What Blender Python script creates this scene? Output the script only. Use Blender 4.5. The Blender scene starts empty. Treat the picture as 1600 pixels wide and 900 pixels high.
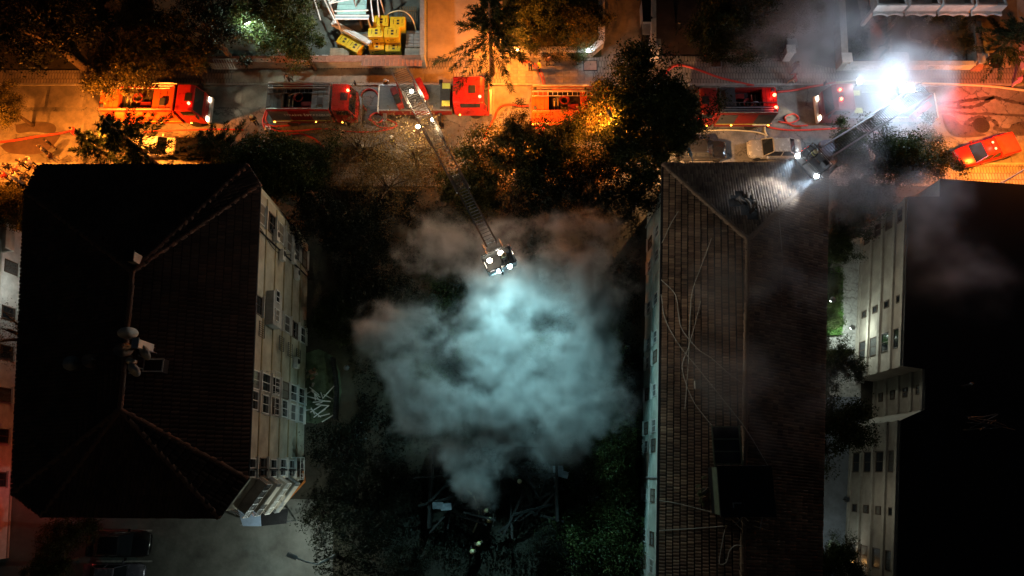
import bpy, math, random
import numpy as np
from mathutils import Vector, Matrix, Euler
random.seed(7); np.random.seed(7)
PI = math.pi
scene = bpy.context.scene
C = scene.collection

# ------------------------------------------------------------------ camera
CAM_H = 56.0; FPX = 1080.0; TH = math.atan(290.0/1080.0)
cam = bpy.data.cameras.new('camera'); cam.sensor_width = 36.0; cam.lens = FPX/1600*36.0
cam.clip_start = 0.5; cam.clip_end = 2000
camo = bpy.data.objects.new('camera', cam); C.objects.link(camo)
camo.location = (0, 0, CAM_H); camo.rotation_euler = (TH, 0, 0)
scene.camera = camo
# ------------------------------------------------------------------ night sky, moon-weak sun, exposure
world = bpy.data.worlds.new('World'); scene.world = world; world.use_nodes = True
wn = world.node_tree; bg = wn.nodes['Background']
sky = wn.nodes.new('ShaderNodeTexSky'); sky.sky_type = 'NISHITA'; sky.sun_disc = False
sky.sun_elevation = math.radians(4); sky.sun_rotation = math.radians(200)
wn.links.new(sky.outputs[0], bg.inputs[0]); bg.inputs[1].default_value = 0.0065
sl = bpy.data.lights.new('sun', 'SUN'); sl.energy = 0.006; sl.angle = math.radians(10); sl.color = (.8, .88, 1)
so = bpy.data.objects.new('sun', sl); C.objects.link(so)
so.rotation_euler = (math.radians(50), 0, math.radians(200))
scene.view_settings.view_transform = 'Standard'
try: scene.view_settings.look = 'None'
except Exception: pass
scene.view_settings.exposure = 0.0; scene.view_settings.gamma = 1.0
scene.view_settings.use_curve_mapping = False
cy = scene.cycles
cy.use_denoising = True; cy.use_adaptive_sampling = True; cy.adaptive_threshold = .035; cy.adaptive_min_samples = 20; cy.max_bounces = 3; cy.diffuse_bounces = 1; cy.glossy_bounces = 2
cy.transmission_bounces = 2; cy.volume_bounces = 0; cy.transparent_max_bounces = 8
cy.sample_clamp_indirect = 4.0; cy.sample_clamp_direct = 40.0; cy.volume_step_rate = 2.0; cy.volume_max_steps = 256
cy.caustics_reflective = False; cy.caustics_refractive = False

# ------------------------------------------------------------------ where things stand
def ray(u, v):
    a = (u-800)/FPX; b = (450-v)/FPX
    return Vector((a, math.sin(TH)+b*math.cos(TH), -math.cos(TH)+b*math.sin(TH)))
def P(u, v, h=0.0):
    d = ray(u, v); t = (CAM_H-h)/(-d.z)
    return Vector((d.x*t, d.y*t, h))
# ------------------------------------------------------------------ materials
MATS = {}
def M(name, col, rough=.75, metal=0.0, var=.25, scale=2.0, bump=0.0, emit=None, es=0.0, detail=6, spec=.4, trans=0.0):
    if name in MATS: return MATS[name]
    m = bpy.data.materials.new(name); m.use_nodes = True; nt = m.node_tree
    b = nt.nodes['Principled BSDF']
    b.inputs['Roughness'].default_value = rough; b.inputs['Metallic'].default_value = metal
    b.inputs['Specular IOR Level'].default_value = spec
    tc = nt.nodes.new('ShaderNodeTexCoord')
    if var > 0:
        n = nt.nodes.new('ShaderNodeTexNoise'); n.inputs['Scale'].default_value = scale; n.inputs['Detail'].default_value = detail
        n.inputs['Roughness'].default_value = .65
        nt.links.new(tc.outputs['Object'], n.inputs['Vector'])
        r = nt.nodes.new('ShaderNodeValToRGB')
        r.color_ramp.elements[0].position = .3; r.color_ramp.elements[1].position = .7
        r.color_ramp.elements[0].color = [c*(1-var) for c in col]+[1]
        r.color_ramp.elements[1].color = [min(1, c*(1+var*.6)) for c in col]+[1]
        nt.links.new(n.outputs['Fac'], r.inputs[0]); nt.links.new(r.outputs[0], b.inputs['Base Color'])
        mr = nt.nodes.new('ShaderNodeMapRange'); mr.inputs[3].default_value = max(.05, rough-.15); mr.inputs[4].default_value = min(1, rough+.15)
        nt.links.new(n.outputs['Fac'], mr.inputs[0]); nt.links.new(mr.outputs[0], b.inputs['Roughness'])
        if bump > 0:
            bp = nt.nodes.new('ShaderNodeBump'); bp.inputs['Strength'].default_value = bump; bp.inputs['Distance'].default_value = .05
            n2 = nt.nodes.new('ShaderNodeTexNoise'); n2.inputs['Scale'].default_value = scale*8; n2.inputs['Detail'].default_value = 4
            nt.links.new(tc.outputs['Object'], n2.inputs['Vector'])
            nt.links.new(n2.outputs['Fac'], bp.inputs['Height']); nt.links.new(bp.outputs[0], b.inputs['Normal'])
    else:
        b.inputs['Base Color'].default_value = (*col, 1)
    if emit:
        b.inputs['Emission Color'].default_value = (*emit, 1); b.inputs['Emission Strength'].default_value = es
    MATS[name] = m
    return m
def leafmat(name, c1, c2, c3=None):
    if name in MATS: return MATS[name]
    m = bpy.data.materials.new(name); m.use_nodes = True; nt = m.node_tree
    nt.nodes.remove(nt.nodes['Principled BSDF']); out = nt.nodes['Material Output']
    geo = nt.nodes.new('ShaderNodeNewGeometry'); r = nt.nodes.new('ShaderNodeValToRGB')
    r.color_ramp.elements[0].color = (*c1, 1); r.color_ramp.elements[1].color = (*c2, 1)
    if c3:
        e = r.color_ramp.elements.new(.85); e.color = (*c3, 1)
    nt.links.new(geo.outputs['Random Per Island'], r.inputs[0])
    tc = nt.nodes.new('ShaderNodeTexCoord'); nz = nt.nodes.new('ShaderNodeTexNoise'); nz.inputs['Scale'].default_value = .9; nz.inputs['Detail'].default_value = 3
    nt.links.new(tc.outputs['Object'], nz.inputs['Vector']); r3 = nt.nodes.new('ShaderNodeValToRGB'); r3.color_ramp.elements[0].position = .38; r3.color_ramp.elements[1].position = .62
    r3.color_ramp.elements[0].color = (.45, .5, .45, 1); r3.color_ramp.elements[1].color = (1.35, 1.25, 1.1, 1); nt.links.new(nz.outputs['Fac'], r3.inputs[0])
    mm = nt.nodes.new('ShaderNodeMixRGB'); mm.blend_type = 'MULTIPLY'; mm.inputs[0].default_value = 1; nt.links.new(r.outputs[0], mm.inputs[1]); nt.links.new(r3.outputs[0], mm.inputs[2]); r = mm
    d = nt.nodes.new('ShaderNodeBsdfDiffuse'); t = nt.nodes.new('ShaderNodeBsdfTranslucent'); g = nt.nodes.new('ShaderNodeBsdfGlossy')
    g.inputs['Roughness'].default_value = .45; g.inputs['Color'].default_value = (.5, .5, .5, 1)
    nt.links.new(r.outputs[0], d.inputs[0]); nt.links.new(r.outputs[0], t.inputs[0])
    mx = nt.nodes.new('ShaderNodeMixShader'); mx.inputs[0].default_value = .22
    nt.links.new(d.outputs[0], mx.inputs[1]); nt.links.new(t.outputs[0], mx.inputs[2])
    mx2 = nt.nodes.new('ShaderNodeMixShader'); mx2.inputs[0].default_value = .02
    nt.links.new(mx.outputs[0], mx2.inputs[1]); nt.links.new(g.outputs[0], mx2.inputs[2])
    nt.links.new(mx2.outputs[0], out.inputs[0]); MATS[name] = m
    return m
def pavermat(name, c1, c2, sx, sy, rot=0.0, mortar=.012, wet=0.0):
    """small pavers too fine to pick apart: bricks pattern colour with fine relief"""
    m = bpy.data.materials.new(name); m.use_nodes = True; nt = m.node_tree; b = nt.nodes['Principled BSDF']
    tc = nt.nodes.new('ShaderNodeTexCoord'); mp = nt.nodes.new('ShaderNodeMapping'); mp.inputs['Rotation'].default_value = (0, 0, rot)
    nt.links.new(tc.outputs['Object'], mp.inputs[0])
    br = nt.nodes.new('ShaderNodeTexBrick'); br.inputs['Color1'].default_value = (*c1, 1); br.inputs['Color2'].default_value = (*c2, 1)
    br.inputs['Mortar'].default_value = (c1[0]*.3, c1[1]*.3, c1[2]*.3, 1); br.inputs['Scale'].default_value = 1
    br.inputs['Mortar Size'].default_value = mortar; br.inputs['Brick Width'].default_value = sx; br.inputs['Row Height'].default_value = sy
    nt.links.new(mp.outputs[0], br.inputs['Vector'])
    n = nt.nodes.new('ShaderNodeTexNoise'); n.inputs['Scale'].default_value = .5; n.inputs['Detail'].default_value = 8; n.inputs['Roughness'].default_value = .7
    nt.links.new(tc.outputs['Object'], n.inputs['Vector'])
    r = nt.nodes.new('ShaderNodeValToRGB'); r.color_ramp.elements[0].position = .35; r.color_ramp.elements[1].position = .65
    r.color_ramp.elements[0].color = (.5, .5, .5, 1); r.color_ramp.elements[1].color = (1.15, 1.1, 1.05, 1)
    nt.links.new(n.outputs['Fac'], r.inputs[0])
    mx = nt.nodes.new('ShaderNodeMixRGB'); mx.blend_type = 'MULTIPLY'; mx.inputs[0].default_value = 1
    nt.links.new(br.outputs[0], mx.inputs[1]); nt.links.new(r.outputs[0], mx.inputs[2]); nt.links.new(mx.outputs[0], b.inputs['Base Color'])
    mr = nt.nodes.new('ShaderNodeMapRange'); mr.inputs[3].default_value = .35; mr.inputs[4].default_value = .85
    nt.links.new(n.outputs['Fac'], mr.inputs[0]); nt.links.new(mr.outputs[0], b.inputs['Roughness'])
    bp = nt.nodes.new('ShaderNodeBump'); bp.inputs['Strength'].default_value = .6; bp.inputs['Distance'].default_value = .03
    nt.links.new(br.outputs['Fac'], bp.inputs['Height']); bp.invert = True; nt.links.new(bp.outputs[0], b.inputs['Normal'])
    MATS[name] = m
    return m
def roadmat(name):
    m = bpy.data.materials.new(name); m.use_nodes = True; nt = m.node_tree; b = nt.nodes['Principled BSDF']
    tc = nt.nodes.new('ShaderNodeTexCoord')
    def noise(s, d=8, r=.65):
        n = nt.nodes.new('ShaderNodeTexNoise'); n.inputs['Scale'].default_value = s; n.inputs['Detail'].default_value = d; n.inputs['Roughness'].default_value = r
        nt.links.new(tc.outputs['Object'], n.inputs['Vector']); return n
    def ramp(src, p0, c0, p1, c1):
        r = nt.nodes.new('ShaderNodeValToRGB'); e = r.color_ramp.elements
        e[0].position = p0; e[1].position = p1; e[0].color = (*c0, 1); e[1].color = (*c1, 1)
        nt.links.new(src, r.inputs[0]); return r
    def mul(a, bb):
        mx = nt.nodes.new('ShaderNodeMixRGB'); mx.blend_type = 'MULTIPLY'; mx.inputs[0].default_value = 1
        nt.links.new(a, mx.inputs[1]); nt.links.new(bb, mx.inputs[2]); return mx.outputs[0]
    n1 = noise(.25); n2 = noise(2.2); n3 = noise(14, 4)
    c = ramp(n1.outputs['Fac'], .38, (.12, .115, .105), .62, (.24, .225, .2)).outputs[0]
    c = mul(c, ramp(n2.outputs['Fac'], .35, (.72, .72, .72), .7, (1.15, 1.15, 1.15)).outputs[0])
    c = mul(c, ramp(n3.outputs['Fac'], .3, (.75, .75, .75), .7, (1.1, 1.1, 1.1)).outputs[0])
    # cracks
    vo = nt.nodes.new('ShaderNodeTexVoronoi'); vo.feature = 'DISTANCE_TO_EDGE'; vo.inputs['Scale'].default_value = .35
    wv = nt.nodes.new('ShaderNodeVectorMath'); wv.operation = 'ADD'
    nt.links.new(tc.outputs['Object'], wv.inputs[0]); nt.links.new(n2.outputs['Color'], wv.inputs[1]); nt.links.new(wv.outputs[0], vo.inputs['Vector'])
    c = mul(c, ramp(vo.outputs['Distance'], .004, (.35, .35, .35), .02, (1, 1, 1)).outputs[0])
    nt.links.new(c, b.inputs['Base Color'])
    rr = ramp(n1.outputs['Fac'], .4, (.38,)*3, .6, (.85,)*3); nt.links.new(rr.outputs[0], b.inputs['Roughness'])
    bp = nt.nodes.new('ShaderNodeBump'); bp.inputs['Strength'].default_value = .5; bp.inputs['Distance'].default_value = .02
    nt.links.new(n3.outputs['Fac'], bp.inputs['Height']); nt.links.new(bp.outputs[0], b.inputs['Normal'])
    MATS[name] = m
    return m
# ------------------------------------------------------------------ mesh builder
class MB:
    def __init__(s): s.v = []; s.f = []; s.m = []
    def add(s, vs, fs, mi=0):
        o = len(s.v); s.v += [tuple(x) for x in vs]
        for f in fs: s.f.append([i+o for i in f]); s.m.append(mi)
        return s
    def hexa(s, b4, t4, mi=0):
        return s.add(list(b4)+list(t4), [(3,2,1,0),(4,5,6,7),(0,1,5,4),(1,2,6,5),(2,3,7,6),(3,0,4,7)], mi)
    def box(s, cx, cy, cz, sx, sy, sz, rz=0.0, mi=0, top=1.0, ry=0.0, rx=0.0):
        R = Euler((rx, ry, rz)).to_matrix(); o = Vector((cx, cy, cz)); b = []; t = []
        for (x, y) in ((-1,-1),(1,-1),(1,1),(-1,1)):
            b.append(o+R@Vector((x*sx/2, y*sy/2, -sz/2))); t.append(o+R@Vector((x*sx/2*top, y*sy/2*top, sz/2)))
        return s.hexa(b, t, mi)
    def prism(s, poly, z0, z1, mi=0, cap=True):
        n = len(poly)
        a = sum(poly[i][0]*poly[(i+1)%n][1]-poly[(i+1)%n][0]*poly[i][1] for i in range(n))
        if a < 0: poly = poly[::-1]
        vs = [(p[0], p[1], z0) for p in poly]+[(p[0], p[1], z1) for p in poly]
        fs = [(i, (i+1)%n, n+(i+1)%n, n+i) for i in range(n)]
        if cap: fs += [tuple(range(n-1, -1, -1)), tuple(range(n, 2*n))]
        return s.add(vs, fs, mi)
    def profile(s, poly, y0, y1, mi=0, y0t=None):
        """polygon in x,z pushed along y"""
        n = len(poly)
        vs = [(p[0], y0, p[1]) for p in poly]+[(p[0], y1, p[1]) for p in poly]
        fs = [(i, (i+1)%n, n+(i+1)%n, n+i) for i in range(n)]+[tuple(range(n-1, -1, -1)), tuple(range(n, 2*n))]
        a = sum(poly[i][0]*poly[(i+1)%n][1]-poly[(i+1)%n][0]*poly[i][1] for i in range(n))
        if a > 0: fs = [f[::-1] for f in fs]
        return s.add(vs, fs, mi)
    def tube(s, pts, r, n=6, mi=0, caps=True):
        pts = [Vector(p) for p in pts]; k = len(pts); rs = r if hasattr(r, '__len__') else [r]*k
        vs = []; up = Vector((0, 0, 1)); fs = []
        for i, p in enumerate(pts):
            d = (pts[min(i+1, k-1)]-pts[max(i-1, 0)])
            if d.length < 1e-9: d = Vector((0, 0, 1))
            d.normalize()
            a = d.cross(up if abs(d.z) < .95 else Vector((1, 0, 0))).normalized(); b = a.cross(d)
            for j in range(n):
                t = 2*PI*j/n; vs.append(p+(a*math.cos(t)+b*math.sin(t))*rs[i])
        for i in range(k-1):
            for j in range(n):
                fs.append((i*n+j, (i+1)*n+j, (i+1)*n+(j+1)%n, i*n+(j+1)%n))
        if caps: fs += [tuple(range(n)), tuple((k-1)*n+j for j in range(n-1, -1, -1))]
        return s.add(vs, fs, mi)
    def cyl(s, p0, p1, r0, r1=None, n=12, mi=0): return s.tube([p0, p1], [r0, r0 if r1 is None else r1], n, mi)
    def lathe(s, prof, c=(0,0,0), n=16, mi=0, axis='z'):
        vs = []; k = len(prof); fs = []
        for (r, z) in prof:
            for j in range(n):
                t = 2*PI*j/n; x, y = r*math.cos(t), r*math.sin(t)
                q = (x, y, z) if axis == 'z' else ((x, z, y) if axis == 'y' else (z, x, y))
                vs.append((c[0]+q[0], c[1]+q[1], c[2]+q[2]))
        for i in range(k-1):
            for j in range(n): fs.append((i*n+j, i*n+(j+1)%n, (i+1)*n+(j+1)%n, (i+1)*n+j))
        if prof[0][0] > 1e-4: fs.append(tuple(range(n-1, -1, -1)))
        if prof[-1][0] > 1e-4: fs.append(tuple((k-1)*n+j for j in range(n)))
        return s.add(vs, fs, mi)
    def loft(s, secs, mi=0, caps=True):
        n = len(secs[0]); vs = [p for q in secs for p in q]; fs = []
        for i in range(len(secs)-1):
            for j in range(n): fs.append((i*n+j, i*n+(j+1)%n, (i+1)*n+(j+1)%n, (i+1)*n+j))
        if caps: fs += [tuple(range(n-1, -1, -1)), tuple((len(secs)-1)*n+j for j in range(n))]
        return s.add(vs, fs, mi)
    def mesh(s, name, mats, off=None, smooth=False):
        me = bpy.data.meshes.new(name)
        vs = s.v if off is None else [(v[0]-off[0], v[1]-off[1], v[2]-off[2]) for v in s.v]
        me.from_pydata(vs, [], s.f)
        if not isinstance(mats, (list, tuple)): mats = [mats]
        for m in mats: me.materials.append(m)
        if len(mats) > 1: me.polygons.foreach_set('material_index', s.m)
        if smooth: me.polygons.foreach_set('use_smooth', [True]*len(me.polygons))
        me.update()
        return me
    def build(s, name, mats, parent=None, bevel=0.0, smooth=False, world=False, segs=2, loc=None):
        """one mesh object; world=True: built in place, stored relative to its thing"""
        off = None
        if world:
            r = parent
            while r is not None and r.parent is not None: r = r.parent
            off = r.location if r is not None else None
        if loc is not None: off = loc
        o = bpy.data.objects.new(name, s.mesh(name, mats, off, smooth)); C.objects.link(o)
        if parent is not None: o.parent = parent
        if loc is not None and parent is None: o.location = loc
        if bevel > 0:
            b = o.modifiers.new('bevel', 'BEVEL'); b.width = bevel; b.segments = segs; b.limit_method = 'ANGLE'; b.angle_limit = math.radians(40)
        return o
def thing(name, label, cat, loc=(0,0,0), rz=0.0, group=None):
    o = bpy.data.objects.new(name, None); C.objects.link(o); o.location = loc; o.rotation_euler = (0, 0, rz); o.empty_display_size = .2
    return tag(o, label, cat, group)
def tag(o, label, cat, group=None, kind=None):
    if label: o['label'] = label
    if cat: o['category'] = cat
    if group: o['group'] = group
    if kind: o['kind'] = kind
    return o
def struct(o): o['kind'] = 'structure'; return o
def piece(name, me, parent, loc=(0,0,0), rot=(0,0,0), sc=(1,1,1)):
    o = bpy.data.objects.new(name, me); C.objects.link(o); o.parent = parent
    o.location = loc; o.rotation_euler = rot; o.scale = sc
    return o
def copy_tree(o, parent=None):
    c = o.copy(); C.objects.link(c); c.parent = parent
    for ch in o.children: copy_tree(ch, c)
    return c
def light(kind, loc, power, col, parent=None, r=.12, target=None, spot=90, blend=.5, name='lamp_light'):
    l = bpy.data.lights.new(name, kind); l.energy = power; l.color = col
    l.shadow_soft_size = r
    if kind == 'SPOT': l.spot_size = math.radians(spot); l.spot_blend = blend
    o = bpy.data.objects.new(name, l); C.objects.link(o)
    loc = Vector(loc)
    if target is not None:
        o.rotation_euler = (Vector(target)-loc).to_track_quat('-Z', 'Y').to_euler()
    if parent is not None: o.parent = parent
    o.location = loc
    return o
def catmull(pts, n=6):
    pts = [Vector(p) for p in pts]; q = [pts[0]*2-pts[1]]+pts+[pts[-1]*2-pts[-2]]; out = []
    for i in range(1, len(q)-2):
        for k in range(n):
            t = k/n; a, b, c, d = q[i-1], q[i], q[i+1], q[i+2]
            out.append(.5*((2*b)+(c-a)*t+(2*a-5*b+4*c-d)*t*t+(3*b-a-3*c+d)*t**3))
    out.append(pts[-1])
    return out
def text_mesh(body, size, ext=.004):
    cu = bpy.data.curves.new('lettering', 'FONT'); cu.body = body; cu.size = size; cu.extrude = ext; cu.align_x = 'CENTER'; cu.align_y = 'CENTER'
    o = bpy.data.objects.new('lettering_tmp', cu); C.objects.link(o)
    bpy.context.view_layer.update()
    me = bpy.data.meshes.new_from_object(o.evaluated_get(bpy.context.evaluated_depsgraph_get()))
    bpy.data.objects.remove(o)
    return me
# ================================================================== THE SETTING
m_earth = M('dark_earth', (.045, .04, .028), .95, var=.5, scale=.8, bump=.6)
m_road = roadmat('street_asphalt')
m_conc = M('yard_concrete', (.22, .21, .19), .8, var=.4, scale=.7, bump=.3)
m_concg = M('grey_green_concrete', (.17, .19, .17), .75, var=.4, scale=.9, bump=.3)
m_drive = M('driveway_concrete', (.20, .17, .13), .7, var=.45, scale=.9, bump=.35)
m_drivedark = M('dark_red_driveway', (.07, .045, .04), .6, var=.4, scale=.8, bump=.3)
m_lawn = M('lawn_soil', (.03, .042, .02), .95, var=.5, scale=2, bump=.5)
m_pav = pavermat('pavement_blocks', (.3, .27, .235), (.23, .21, .19), .26, .62, mortar=.03)
m_slab = M('paving_slab_stone', (.25, .235, .2), .7, var=.3, scale=2.5, bump=.3)
m_kerb = M('kerb_granite', (.3, .29, .27), .75, var=.3, scale=4, bump=.3)
m_wall = M('cream_render', (.42, .38, .32), .85, var=.3, scale=1.5, bump=.3)
m_wallw = M('white_render', (.62, .6, .56), .8, var=.25, scale=1.8, bump=.25)
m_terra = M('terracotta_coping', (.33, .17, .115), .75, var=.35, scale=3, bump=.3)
m_stone = M('rough_stone', (.2, .18, .15), .85, var=.5, scale=6, bump=.6)
m_dark = M('dark_metal', (.025, .025, .028), .5, .5, var=.3, scale=4)
m_metal = M('galvanised_metal', (.42, .44, .46), .4, .75, var=.25, scale=5)
m_greym = M('grey_paint', (.3, .32, .33), .5, var=.2, scale=4)
m_black = M('black_rubber', (.018, .018, .018), .8, var=.3, scale=8)
m_glass = M('dark_window_glass', (.015, .018, .022), .08, var=0, spec=.7)
m_bluecor = M('bluish_corrugated_sheet', (.3, .36, .4), .5, .3, var=.25, scale=3)
m_wood = M('weathered_wood', (.26, .18, .11), .8, var=.4, scale=6, bump=.3)

def sheet(name, pts, z, mat, world_pts=False):
    q = pts if world_pts else [P(u, v) for u, v in pts]
    mb = MB(); n = len(q)
    a = sum(q[i][0]*q[(i+1)%n][1]-q[(i+1)%n][0]*q[i][1] for i in range(n))
    if a < 0: q = q[::-1]
    mb.add([(p[0], p[1], z) for p in q], [tuple(range(n))])
    return struct(mb.build(name, mat))
g = MB(); N = 40
for i in range(N+1):
    for j in range(N+1): g.v.append((-400+800*i/N, -400+800*j/N, 0))
for i in range(N):
    for j in range(N): g.f.append([i*(N+1)+j, (i+1)*(N+1)+j, (i+1)*(N+1)+j+1, i*(N+1)+j+1]); g.m.append(0)
struct(g.build('ground', m_earth))
YK = 34.1; YS = 26.4
road = sheet('road', [(-90, YS), (90, YS), (90, YK), (-90, YK)], .012, m_road, True)
# pavement on the far side of the street, its back edge stepping with the properties
back = [(-260, 112), (330, 110), (333, 107), (664, 107), (668, 92), (785, 92), (790, 91), (935, 91), (945, 88), (1098, 89), (1230, 93), (1312, 110), (1530, 110), (1532, 108), (1860, 108)]
pp = [P(u, v) for u, v in back]
pvb = MB(); pvb.prism([(p.x, p.y) for p in pp]+[(90, YK+.16), (-90, YK+.16)], -.3, .12)
pavement = struct(pvb.build('pavement', m_pav))
pvs = MB(); pvs.prism([(-90, 24.2), (90, 24.2), (90, YS-.16), (-90, YS-.16)], -.3, .12)
struct(pvs.build('pavement_south', m_pav))
kerb = struct(MB().box(0, YK+.08, -.1, 180, .15, .36).build('kerb', m_kerb))
kerb2 = struct(MB().box(0, YS-.08, -.1, 180, .15, .36).build('kerb_south', m_kerb))
ks = MB().box(0, 0, 0, .98, .17, .14).mesh('kerb_stone', m_kerb)
for i in range(100):
    piece('kerb_stone', ks, kerb, (-50+i, YK+.08, .085+random.uniform(-.006, .006)), (0, 0, random.uniform(-.008, .008)))
    piece('kerb_stone', ks, kerb2, (-50+i, YS-.08, .085+random.uniform(-.006, .006)), (0, 0, random.uniform(-.008, .008)))
# square slabs that can be told apart in front of the walled garden
sm = [MB().box(0, 0, 0, .66, .62, .05).mesh('paving_slab', m) for m in (m_slab, M('paving_slab_dark', (.19, .18, .155), .65, var=.35, scale=2.5, bump=.3), M('paving_slab_warm', (.28, .24, .19), .7, var=.3, scale=2.5, bump=.3))]
xa, xb = P(786, 110).x, P(928, 110).x
n = int((xb-xa)/.68)
for i in range(n):
    for j in range(4):
        piece('paving_slab', random.choice(sm), pavement, (xa+.68*i+.34, YK+.5+.64*j, .122+random.uniform(-.004, .006)), (random.uniform(-.008, .008), random.uniform(-.008, .008), 0))
# large concrete bays of the left part of the pavement and road
bm1 = MB().box(0, 0, 0, 2.46, 1.36, .03).mesh('concrete_bay', M('bay_concrete', (.25, .22, .18), .8, var=.4, scale=1.2, bump=.3))
for i in range(8):
    piece('concrete_bay', bm1, pavement, (P(385, 120).x+2.5*i, YK+.92, .118+random.uniform(0, .01)))
bm2 = MB().box(0, 0, 0, 3.16, 2.26, .02).mesh('road_bay', M('road_bay_concrete', (.2, .185, .16), .75, var=.45, scale=.9, bump=.3))
for (u, v) in ((45, 150), (104, 150), (163, 150), (45, 192), (104, 192), (350, 150), (405, 150), (800, 150), (1230, 165)):
    p = P(u, v); piece('road_bay', bm2, road, (p.x, p.y, .012))
# yards and drives behind the pavement
sheet('driveway', [(937, -60), (1003, -60), (1003, 91), (940, 91)], .016, m_drive)
sheet('driveway', [(1019, -60), (1098, -60), (1098, 90), (1019, 90)], .016, m_drivedark)
sheet('driveway', [(1228, -60), (1312, -60), (1312, 110), (1228, 95)], .016, M('entrance_concrete', (.15, .14, .13), .6, var=.4, scale=.8, bump=.3))
sheet('yard', [(240, -60), (668, -60), (668, 107), (333, 107), (240, 111)], .016, m_concg)
sheet('yard', [(668, -60), (785, -60), (785, 92), (668, 92)], .05, M('bare_yard_concrete', (.33, .27, .2), .85, var=.25, scale=.6, bump=.25))
sheet('yard', [(1527, -60), (1720, -60), (1720, 108), (1527, 108)], .016, m_drive)
sheet('lawn', [(785, -60), (937, -60), (940, 91), (785, 91)], .014, m_lawn)
sheet('lawn', [(1098, -60), (1228, -60), (1228, 92), (1098, 89)], .014, m_lawn)
sheet('lawn', [(1312, -60), (1527, -60), (1527, 110), (1312, 110)], .014, m_lawn)
sheet('path', [(1355, -60), (1393, -60), (1393, 105), (1362, 105)], .02, M('brick_path', (.3, .17, .12), .75, var=.35, scale=3, bump=.3))
sheet('path', [(1335, -20), (1362, 105), (1362, 40), (1352, -20)], .018, m_drive)
sheet('car_park', [(215, 780), (520, 780), (520, 960), (215, 960)], .012, M('car_park_concrete', (.16, .165, .15), .7, var=.45, scale=.6, bump=.3))
sheet('courtyard', [(-60, 700), (215, 700), (215, 960), (-60, 960)], .010, M('courtyard_screed', (.13, .17, .165), .6, var=.35, scale=.6, bump=.2))
sheet('courtyard', [(1296, 380), (1345, 370), (1345, 620), (1296, 620)], .014, M('crazy_paving', (.36, .35, .32), .75, var=.5, scale=3, bump=.5))
sheet('courtyard', [(1285, 620), (1345, 620), (1345, 940), (1285, 940)], .014, M('back_court_concrete', (.2, .22, .25), .7, var=.4, scale=1, bump=.3))
sheet('yard', [(478, 552), (498, 545), (520, 556), (531, 580), (534, 612), (528, 640), (515, 655), (495, 662), (478, 660)], .014, M('green_lit_screed', (.08, .11, .065), .85, var=.5, scale=1.2, bump=.4))  # greenish light on the ground is put into this sheet's colour
# painted bays in the car park
wl_ = M('worn_white_paint', (.5, .5, .47), .8, var=.5, scale=3)
for v in (829, 877):
    p, q = P(150, v), P(238, v); piece('bay_line', MB().box(0, 0, 0, q.x-p.x, .12, .006).mesh('bay_line', wl_), bpy.data.objects['car_park'], ((p.x+q.x)/2, p.y, .018))
# wet trails, a dark repair and a painted shadow on the road
m_wet = M('wet_asphalt', (.062, .054, .046), .3, var=.45, scale=2)
def stain(pts, w, mat=m_wet, z=.0255):
    c = catmull([P(u, v) for u, v in pts], 6); mb = MB(); L = []; R_ = []
    for i, p in enumerate(c):
        d = (c[min(i+1, len(c)-1)]-c[max(i-1, 0)]).normalized(); nn = Vector((-d.y, d.x, 0)); ww = w*(.55+.8*random.random())/2
        L.append((p.x+nn.x*ww, p.y+nn.y*ww, z)); R_.append((p.x-nn.x*ww, p.y-nn.y*ww, z))
    k = len(c); mb.add(L+R_, [(i, k+i, k+i+1, i+1) for i in range(k-1)])
    return mb.build('water_trail', mat, road)
def puddle_shadow_patch(pts, mat=m_wet, z=.0245):
    c = catmull([P(u, v) for u, v in pts]+[P(*pts[0])], 6)[:-1]
    mb = MB(); q = [(p.x, p.y, z) for p in c]; n = len(q)
    a = sum(q[i][0]*q[(i+1)%n][1]-q[(i+1)%n][0]*q[i][1] for i in range(n))
    mb.add(q[::-1] if a < 0 else q, [tuple(range(n))])
    return mb.build('puddle_shadow_patch', mat, road)
stain([(1462, 163), (1480, 161), (1500, 159), (1520, 156), (1548, 153), (1555, 152), (1568, 156), (1600, 162), (1640, 160)], .35)
stain([(1495, 166), (1512, 168), (1530, 164), (1545, 156), (1553, 152)], .3)
stain([(1500, 159), (1496, 165), (1500, 169), (1480, 168)], .22, z=.0275)
stain([(1462, 176), (1490, 175), (1510, 178), (1540, 178), (1600, 181), (1650, 182)], .28)
stain([(1505, 200), (1515, 188), (1530, 184), (1548, 187), (1558, 195), (1555, 202), (1600, 204)], .4)
puddle_shadow_patch([(1470, 178), (1490, 183), (1505, 196), (1530, 187), (1545, 190), (1530, 205), (1540, 212), (1500, 215), (1480, 205)])
puddle_shadow_patch([(1580, 195), (1600, 190), (1640, 200), (1600, 212), (1575, 208)])
puddle_shadow_patch([(0, 228), (25, 216), (60, 212), (95, 208), (70, 238), (18, 240)], M('dark_patch_repair', (.07, .045, .035), .6, var=.35, scale=1.5))
puddle_shadow_patch([(24, 195), (60, 190), (85, 195), (84, 208), (50, 206), (28, 208)], M('road_shadow_patch', (.08, .06, .045), .7, var=.35, scale=1.5), z=.0285)  # cast shadow of street furniture, painted as a flat dark patch
puddle_shadow_patch([(560, 165), (600, 168), (640, 175), (600, 196), (560, 190)])
stain([(800, 165), (830, 168), (840, 190), (820, 205)], .6)
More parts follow.
